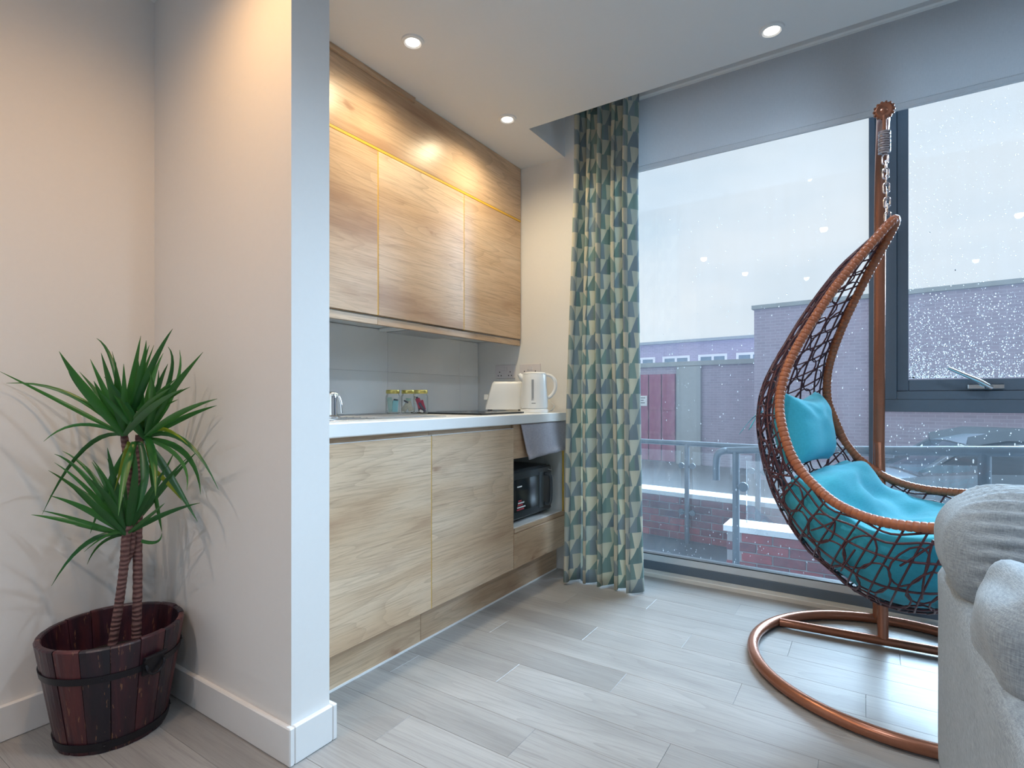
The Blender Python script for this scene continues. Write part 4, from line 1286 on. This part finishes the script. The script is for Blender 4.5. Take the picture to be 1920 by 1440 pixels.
# ------------------------------------------------------------------ sofa
so = thing('sofa', (.95, 1.45, 0), 'pale grey linen sofa with slouched cushions at the right edge', 'sofa')
SX0, SX1 = .150, 1.75
def soft_box(x0, x1, y0, y1, z0, z1, r, nseg, fn, name, mat, power=4.0):
    """rounded box grid (superellipsoid) with displacement fn(p, n)"""
    c = Vector(((x0 + x1) / 2, (y0 + y1) / 2, (z0 + z1) / 2)); h = Vector(((x1 - x0) / 2, (y1 - y0) / 2, (z1 - z0) / 2))
    nx, ny, nz = nseg
    vs = []; fs = []; idx = {}
    def vert(i, j, k):
        key = (i, j, k)
        if key in idx: return idx[key]
        p = Vector((-1 + 2 * i / nx, -1 + 2 * j / ny, -1 + 2 * k / nz))
        q = Vector((p.x * h.x, p.y * h.y, p.z * h.z))
        inner = Vector((max(-h.x + r, min(h.x - r, q.x)), max(-h.y + r, min(h.y - r, q.y)), max(-h.z + r, min(h.z - r, q.z))))
        d = q - inner
        nrm = d.normalized() if d.length > 1e-6 else Vector((0, 0, 1))
        q = inner + nrm * r if d.length > 1e-6 else q
        w = c + q
        w = w + nrm * fn(w, nrm)
        idx[key] = len(vs); vs.append(w)
        return idx[key]
    def quad(a, b, c_, d_): fs.append((vert(*a), vert(*b), vert(*c_), vert(*d_)))
    for i in range(nx):
        for j in range(ny):
            quad((i, j, 0), (i, j + 1, 0), (i + 1, j + 1, 0), (i + 1, j, 0)); quad((i, j, nz), (i + 1, j, nz), (i + 1, j + 1, nz), (i, j + 1, nz))
    for i in range(nx):
        for k in range(nz):
            quad((i, 0, k), (i + 1, 0, k), (i + 1, 0, k + 1), (i, 0, k + 1)); quad((i, ny, k), (i, ny, k + 1), (i + 1, ny, k + 1), (i + 1, ny, k))
    for j in range(ny):
        for k in range(nz):
            quad((0, j, k), (0, j, k + 1), (0, j + 1, k + 1), (0, j + 1, k)); quad((nx, j, k), (nx, j + 1, k), (nx, j + 1, k + 1), (nx, j, k + 1))
    return mesh_obj(name, vs, fs, mat, so, True)
def f_back(p, n):
    a = p.z * 1.0 - p.y * .55
    near = max(0, 1 - (p.x - SX0) / .5)
    wr = math.sin(p.z * 190 + p.y * 120 + 2.5 * noise.noise(Vector((p.x * 3, p.y * 6, p.z * 6))) + (p.x - SX0) * 18)
    return .0058 * wr * min(1, max(0, (p.x - SX0 - .02) / .05)) * (1 if p.z > .6 else .2) + .012 * noise.noise(p * 4.5)
def f_soft(p, n):
    return .014 * noise.noise(p * 3.7 + Vector((4, 2, 9))) + .006 * math.sin(p.z * 40 + p.x * 55 + 3 * noise.noise(p * 5))
def f_flat(p, n): return .003 * noise.noise(p * 6)
soft_box(SX0 + .05, SX1 - .05, 1.46, 1.80, .05, .62, .045, (30, 10, 14), f_flat, 'back_frame', M['linen'])
soft_box(SX0 - .010, SX1 + .01, 1.41, 1.80, .52, .797, .125, (90, 44, 36), f_back, 'back_cushion', M['linen'])
soft_box(SX0 + .0, SX0 + .085, .74, 1.805, .04, .572, .030, (8, 40, 20), f_flat, 'arm', M['linen'])
soft_box(SX1 - .085, SX1, .74, 1.805, .04, .572, .030, (8, 40, 20), f_flat, 'arm', M['linen'])
soft_box(SX0 + .05, SX1 - .05, .80, 1.46, .05, .40, .04, (30, 14, 10), f_flat, 'seat_base', M['linen'])
soft_box(SX0 + .006, SX0 + .78, 1.02, 1.335, .44, .716, .070, (60, 34, 34), f_soft, 'loose_cushion', M['linen'])
soft_box(SX0 + .80, SX1 - .02, 1.02, 1.335, .44, .700, .070, (44, 22, 26), f_soft, 'loose_cushion', M['linen'])
soft_box(SX0 + .09, SX1 - .09, .76, 1.44, .38, .47, .04, (40, 20, 10), f_soft, 'seat_cushion', M['linen'])
for x in (SX0 + .08, SX1 - .08):
    for y in (.86, 1.72):
        MB().lathe([(.016, 0), (.022, .06)], (x, y, 0), 12).build('foot', M['black_plastic'], so)

# ------------------------------------------------------------------ outside
GZ, RZ = -.50, -1.10
U1 = (-266 - 960) / F_PX
EV = Vector((-SN + U1 * CS, CS + U1 * SN, 0)).normalized()          # street direction, receding to the left
NVv = Vector((-EV.y, EV.x, 0))
if NVv.dot(Vector((-SN, CS, 0))) < 0: NVv = -NVv                    # away from us
def obox(mb, p, e, n_, l0, l1, d0, d1, z0, z1):
    """box along direction e (l0..l1), depth along n_ (d0..d1)"""
    v = []
    for z in (z0, z1):
        for l, d in ((l0, d0), (l1, d0), (l1, d1), (l0, d1)):
            q = Vector((p.x, p.y, 0)) + e * l + n_ * d
            v.append((q.x, q.y, z))
    f = [(0, 3, 2, 1), (4, 5, 6, 7), (0, 1, 5, 4), (1, 2, 6, 5), (2, 3, 7, 6), (3, 0, 4, 7)]
    if e.cross(n_).z < 0: f = [tuple(reversed(q)) for q in f]
    return mb.add(v, f)
W1a, W1b = at(1150, 800, 6.23), at(1480, 800, 5.06)
W1a.z = W1b.z = 0
E1 = (W1b - W1a).normalized(); N1 = Vector((-E1.y, E1.x, 0))
if N1.dot(Vector((-SN, CS, 0))) < 0: N1 = -N1
L1 = (W1b - W1a).length
tr = MB(); 
tr.box(-6.5, 7, YW + .30, 7.0, GZ - .1, GZ)
tag(tr.build('terrace', M['paving']), 'wet grey paved strip outside the window', 'paving', kind='structure')
tr = MB(); tr.box(-40, 40, 7.0, 60, RZ - .1, RZ); tr.box(-40, -6.5, YW + .3, 7.0, RZ - .1, RZ); tr.box(7, 40, YW + .3, 7, RZ - .1, RZ)
tag(tr.build('road', M['road']), 'wet grey road and yard beyond the low walls', 'road', kind='structure')
struct('wall_outer', MB().box(-1.345, XR, YW + .0, YW + .30, GZ, -.021), M['concrete_pier'], 'rendered plinth of the building below the window')

bm_ = MB().box(-.1075, .1075, -.051, .051, -.0325, .0325, .003)
BR = bpy.data.meshes.new('brick'); BR.from_pydata(bm_.v, [], bm_.f); BR.materials.append(M['brick'])
def brick_wall(name, p, e, n_, L, z0, z1, label, end=False):
    t = thing(name, (p.x + e.x * L / 2, p.y + e.y * L / 2, z0), label, 'wall', 'low brick garden walls')
    obox(MB(), p, e, n_, .004, L - .004, .008, .207, z0, z1 - .045).build('mortar_core', M['mortar'], t)
    ang = math.atan2(e.y, e.x)
    nrow = int((z1 - .045 - z0) / .075 + .3)
    for r_ in range(nrow):
        l = .1075 + (.1125 if r_ % 2 else 0)
        while l < L - .05:
            for dep in ((.051,) if not end else (.051, .164)):
                b = bpy.data.objects.new('brick', BR); COL.objects.link(b); b.parent = t
                q = p + e * l + n_ * (dep + random.uniform(-.002, .002))
                b.location = Vector((q.x, q.y, z0 + .0375 + r_ * .075)) - wloc(t)
                b.rotation_euler = (0, 0, ang)
            l += .225
    l = -.02; 
    while l < L:
        obox(MB(), p, e, n_, l + .002, min(l + .6, L + .02) - .002, -.03, .245, z1 - .045, z1).build('coping_stone', M['coping'], t)
        l += .6
    return t
brick_wall('brick_wall', W1a, E1, N1, L1 + 1.1, GZ, 0.0, 'low red brick wall with white coping behind the far railing')
W2a, W2b = at(1362, 800, 4.28), at(1530, 800, 3.94); W2a.z = W2b.z = 0
E2 = (W2b - W2a).normalized(); N2 = Vector((-E2.y, E2.x, 0))
if N2.dot(Vector((-SN, CS, 0))) < 0: N2 = -N2
brick_wall('brick_wall', W2a, E2, N2, 1.95, GZ, 0.0, 'low red brick wall with white coping closest to the window', True)

def clamp(mb, c, e):
    mb.lathe([(.024, -.012), (.027, -.008), (.027, .008), (.024, .012)], c, 14, 'Y')
# far railing
ra = thing('glass_railing', (W1a.x, W1a.y, GZ), 'far galvanised railing with clamped glass panels', 'railing')
off = -N1 * .10
def onwall(px, dz):
    # intersection of pixel column with the railing line
    r = ray(px, 800); r.z = 0
    p = W1a + off
    det = r.x * -E1.y + r.y * E1.x
    tt = (p.x * -E1.y + p.y * E1.x) / det
    q = r * tt
    return Vector((q.x, q.y, dz))
rzt = .53
p0 = onwall(1150, rzt); p1 = onwall(1455, rzt)
smooth_by_angle(MB().tube([p0, p1, p1 + E1 * .9], .026, 12).build('handrail', M['galv'], ra))
for px in (1288, 1421):
    q = onwall(px, 0)
    smooth_by_angle(MB().tube([(q.x, q.y, GZ), (q.x, q.y, rzt)], .025, 12).build('post', M['galv'], ra))
    for z in (.30, -.18):
        for s in (-.058, .058):
            c = q + E1 * s
            m = MB(); m.lathe([(.010, -.010), (.030, -.010), (.030, .010), (.010, .010)], (c.x, c.y, z), 14, 'Y'); m.tube([(q.x, q.y, z), (c.x, c.y, z)], .012, 8)
            m.build('clamp', M['galv'], ra)
for a, b in ((1165, 1282), (1293, 1416), (1427, 1500)):
    q0, q1 = onwall(a, 0), onwall(b, 0)
    L_ = (q1 - q0).length
    obox(MB(), q0, E1, N1, .03, L_ - .03, -.004, .004, -.34, .45).build('glass_panel', M['rail_glass'], ra)

# near ramp railing
rb = thing('ramp_railing', at(1380, 1000, 4.05), 'near galvanised ramp railing with a bent down end', 'railing')
WLOC[rb.name] = Vector(rb.location)
ends = [at(1343, 900, 4.12), at(1343, 866, 4.12), at(1346, 852, 4.11), at(1356, 846, 4.08), at(1380, 844.5, 4.02), at(1500, 843, 3.55), at(1660, 845, 3.02), at(1845, 846, 2.60), at(1990, 847, 2.38)]
smooth_by_angle(MB().tube(catmull(ends, 6), .0255, 12).build('handrail', M['galv'], rb))
for px, d, tz in ((1380, 4.02, .60), (1846, 2.60, .745)):
    q = at(px, 846, d)
    smooth_by_angle(MB().tube([(q.x, q.y, GZ), (q.x, q.y, q.z)], .0255, 12).build('post', M['galv'], rb))
    for z in ((q.z - .255),):
        dirr = (at(1660, 845, 3.02) - at(1380, 846, 4.02)); dirr.z = 0; dirr.normalize()
        c = q + dirr * .07
        m = MB(); m.lathe([(.010, -.012), (.034, -.012), (.034, .012), (.010, .012)], (c.x, c.y, z), 14, 'Y'); m.tube([(q.x, q.y, z), (c.x, c.y, z)], .014, 8)
        m.build('clamp', M['galv'], rb)
qa = at(1400, 846, 3.94); qb = at(1838, 846, 2.615)
dv = Vector((qb.x - qa.x, qb.y - qa.y, 0)); Lp = dv.length; dv.normalize(); nv = Vector((-dv.y, dv.x, 0))
v8 = []
for z_off in (-.52, -.07):
    for l, d in ((0, -.004), (Lp, -.004), (Lp, .004), (0, .004)):
        q = Vector((qa.x, qa.y, 0)) + dv * l + nv * d
        v8.append((q.x, q.y, qa.z + (qb.z - qa.z) * l / Lp + z_off))
MB().add(v8, [(0, 3, 2, 1), (4, 5, 6, 7), (0, 1, 5, 4), (1, 2, 6, 5), (2, 3, 7, 6), (3, 0, 4, 7)]).build('glass_panel', M['rail_glass'], rb)

# big brick building
b0 = at(1414, 577, 14.0)
bb = thing('brick_building', (b0.x - EV.x * 6, b0.y - EV.y * 6, RZ), 'tall windowless brick building on the right across the road', 'building')
obox(MB(), b0, EV, NVv, -22, 0, 0, 6, RZ, b0.z - .05).build('brick_block', M['far_brick'], bb)
obox(MB(), b0, EV, NVv, -22.05, .05, -.06, 6, b0.z - .05, b0.z + .05).build('parapet', M['concrete_pier'], bb)
def lpos(px, base):
    r = ray(px, 700); r.z = 0
    det = r.x * -EV.y + r.y * EV.x
    tt = (base.x * -EV.y + base.y * EV.x) / det
    q = r * tt
    return (q - Vector((base.x, base.y, 0))).dot(EV)
def zat(px, py, base):
    r = ray(px, py); l = lpos(px, base)
    q = Vector((base.x, base.y, 0)) + EV * l
    d = -SN * q.x + CS * q.y
    return CAM_H + (HOR - py) / F_PX * d
# building with a row of windows
c0 = at(1306, 636, 24.0)
fb = thing('distant_building', (c0.x, c0.y, RZ), 'distant low brick building with a row of white framed windows', 'building')
obox(MB(), c0, EV, NVv, lpos(1450, c0), 14, 0, 6, RZ, c0.z - .12).build('brick_block', M['far_brick'], fb)
obox(MB(), c0, EV, NVv, lpos(1450, c0), 14, -.2, 6, c0.z - .12, c0.z).build('roof_edge', M['concrete_pier'], fb)
for a, m, b in ((1190, 1204, 1229), (1243, 1268, 1294), (1310, 1337, 1364), (1381, 1410, 1438)):
    zt_ = zat(1320, 665, c0); zb_ = zt_ - .9
    l0, l1, lm = lpos(b, c0), lpos(a, c0), lpos(m, c0)
    w = MB()
    t_ = .10
    obox(w, c0, EV, NVv, l0, l1, -.06, .0, zt_ - t_, zt_); obox(w, c0, EV, NVv, l0, l1, -.06, .0, zb_, zb_ + t_)
    for l in (l0, lm - t_ / 2, l1 - t_): obox(w, c0, EV, NVv, l, l + t_, -.06, .0, zb_ + t_, zt_ - t_)
    wf = w.build('window', M['white_frame'], fb)
    for q0, q1 in ((l0 + t_, lm - t_ / 2), (lm + t_ / 2, l1 - t_)):
        obox(MB(), c0, EV, NVv, q0, q1, -.03, -.005, zb_ + t_, zt_ - t_).build('pane', M['far_glass'], wf)
# boundary wall with doors
g0 = at(1306, 677, 17.0)
gw = thing('boundary_wall', (g0.x, g0.y, RZ), 'brick boundary wall with red doors and a pale pier across the road', 'wall')
obox(MB(), g0, EV, NVv, lpos(1480, g0), 12, 0, .4, RZ, g0.z - .14).build('brick_face', M['far_brick'], gw)
obox(MB(), g0, EV, NVv, lpos(1480, g0), 12.05, -.08, .48, g0.z - .14, g0.z).build('coping', M['concrete_pier'], gw)
obox(MB(), g0, EV, NVv, lpos(1316, g0), lpos(1271, g0), -.12, 0, RZ, g0.z - .16).build('pier', M['concrete_pier'], gw)
zd = zat(1240, 702, g0)
for a, b in ((1195, 1217), (1218, 1241), (1242, 1267)):
    d = obox(MB(), g0, EV, NVv, lpos(b, g0), lpos(a, g0) - .02, -.08, 0, RZ + .05, zd).build('door', M['red_paint'], gw)
    for zz in (RZ + .9, RZ + 1.7):
        obox(MB(), g0, EV, NVv, lpos(b, g0) + .02, lpos(a, g0) - .04, -.10, -.08, zz, zz + .09).build('ledge', M['red_paint'], d)
sg = obox(MB(), g0, EV, NVv, lpos(1216, g0), lpos(1192, g0), -.12, -.085, zat(1205, 761, g0), zat(1205, 742, g0)).build('sign', M['sign_white'], gw)
for k, (a, b) in enumerate(((1194, 1213), (1194, 1210), (1194, 1212))):
    zc2 = zat(1205, 745.5 + k * 4.5, g0)
    obox(MB(), g0, EV, NVv, lpos(b, g0), lpos(a, g0), -.124, -.12, zc2 - .022, zc2).build('text_line', M['ink'], sg)

# parked car beyond the near railing
cc = at(1830, 900, 9.0)
car = thing('parked_car', (cc.x, cc.y, RZ), 'dark grey blue parked car with dark windows beyond the railing', 'car')
cd = (Vector((CS, SN, 0)) * .93 + Vector((-SN, CS, 0)) * -.22).normalized(); cn = Vector((-cd.y, cd.x, 0))
def cpnt(l, d, z): 
    q = Vector((cc.x, cc.y, 0)) + cd * l + cn * d
    return (q.x, q.y, RZ + z)
def loft(secs, name, mat, smooth=True):
    n = len(secs[0]); v = [cpnt(*p) for s in secs for p in s]; f = []
    for i in range(len(secs) - 1):
        for k in range(n):
            f.append((i * n + k, i * n + (k + 1) % n, (i + 1) * n + (k + 1) % n, (i + 1) * n + k))
    f.append(tuple(range(n))[::-1]); f.append(tuple((len(secs) - 1) * n + k for k in range(n)))
    return smooth_by_angle(mesh_obj(name, v, f, mat, car), 50)
def sec(l, w, z0, z1, tw=.86):
    return [(l, -w, z0), (l, -w, (z0 + z1) * .55), (l, -w * tw, z1), (l, 0, z1 + .03), (l, w * tw, z1), (l, w, (z0 + z1) * .55), (l, w, z0)]
loft([sec(-2.1, .70, .28, .62), sec(-1.95, .82, .22, .74), (sec(-1.1, .86, .20, .86)), sec(-.2, .87, .20, .92), sec(1.2, .87, .20, .94), sec(1.95, .84, .24, .92), sec(2.15, .74, .34, .80)], 'body', M['car_paint'])
loft([sec(-1.15, .74, .84, .88, .95), sec(-.45, .72, .86, 1.34, .80), sec(.1, .72, .88, 1.44, .78), sec(1.0, .72, .88, 1.42, .78), sec(1.7, .70, .88, 1.12, .84), sec(1.95, .70, .88, .93, .95)], 'cabin_glass', M['car_glass'])
loft([sec(-.42, .60, 1.33, 1.365, .92), sec(.1, .60, 1.43, 1.475, .92), sec(1.0, .59, 1.41, 1.455, .92), sec(1.45, .56, 1.23, 1.27, .92)], 'roof', M['car_paint'])
for l, in ((-1.35,), (1.35,)):
    for s in (-1, 1):
        p = Vector(cpnt(l, s * .80, .31))
        w = MB().lathe([(.20, -.09), (.30, -.10), (.315, -.06), (.315, .06), (.30, .10), (.20, .09)], (0, 0, 0), 20, 'Y')
        a = math.atan2(cd.y, cd.x)
        vv = [tuple(p + Matrix.Rotation(a, 3, 'Z') @ Vector(q)) for q in w.v]
        mesh_obj('wheel', vv, w.f, M['rubber'], car)
for s in (-1, 1):
    m = MB(); m.tube([cpnt(-.42, s * .60, 1.35), cpnt(-1.1, s * .72, .88)], .035, 6); m.tube([cpnt(.55, s * .60, 1.46), cpnt(.5, s * .78, .90)], .03, 6); m.build('pillar', M['car_paint'], car)
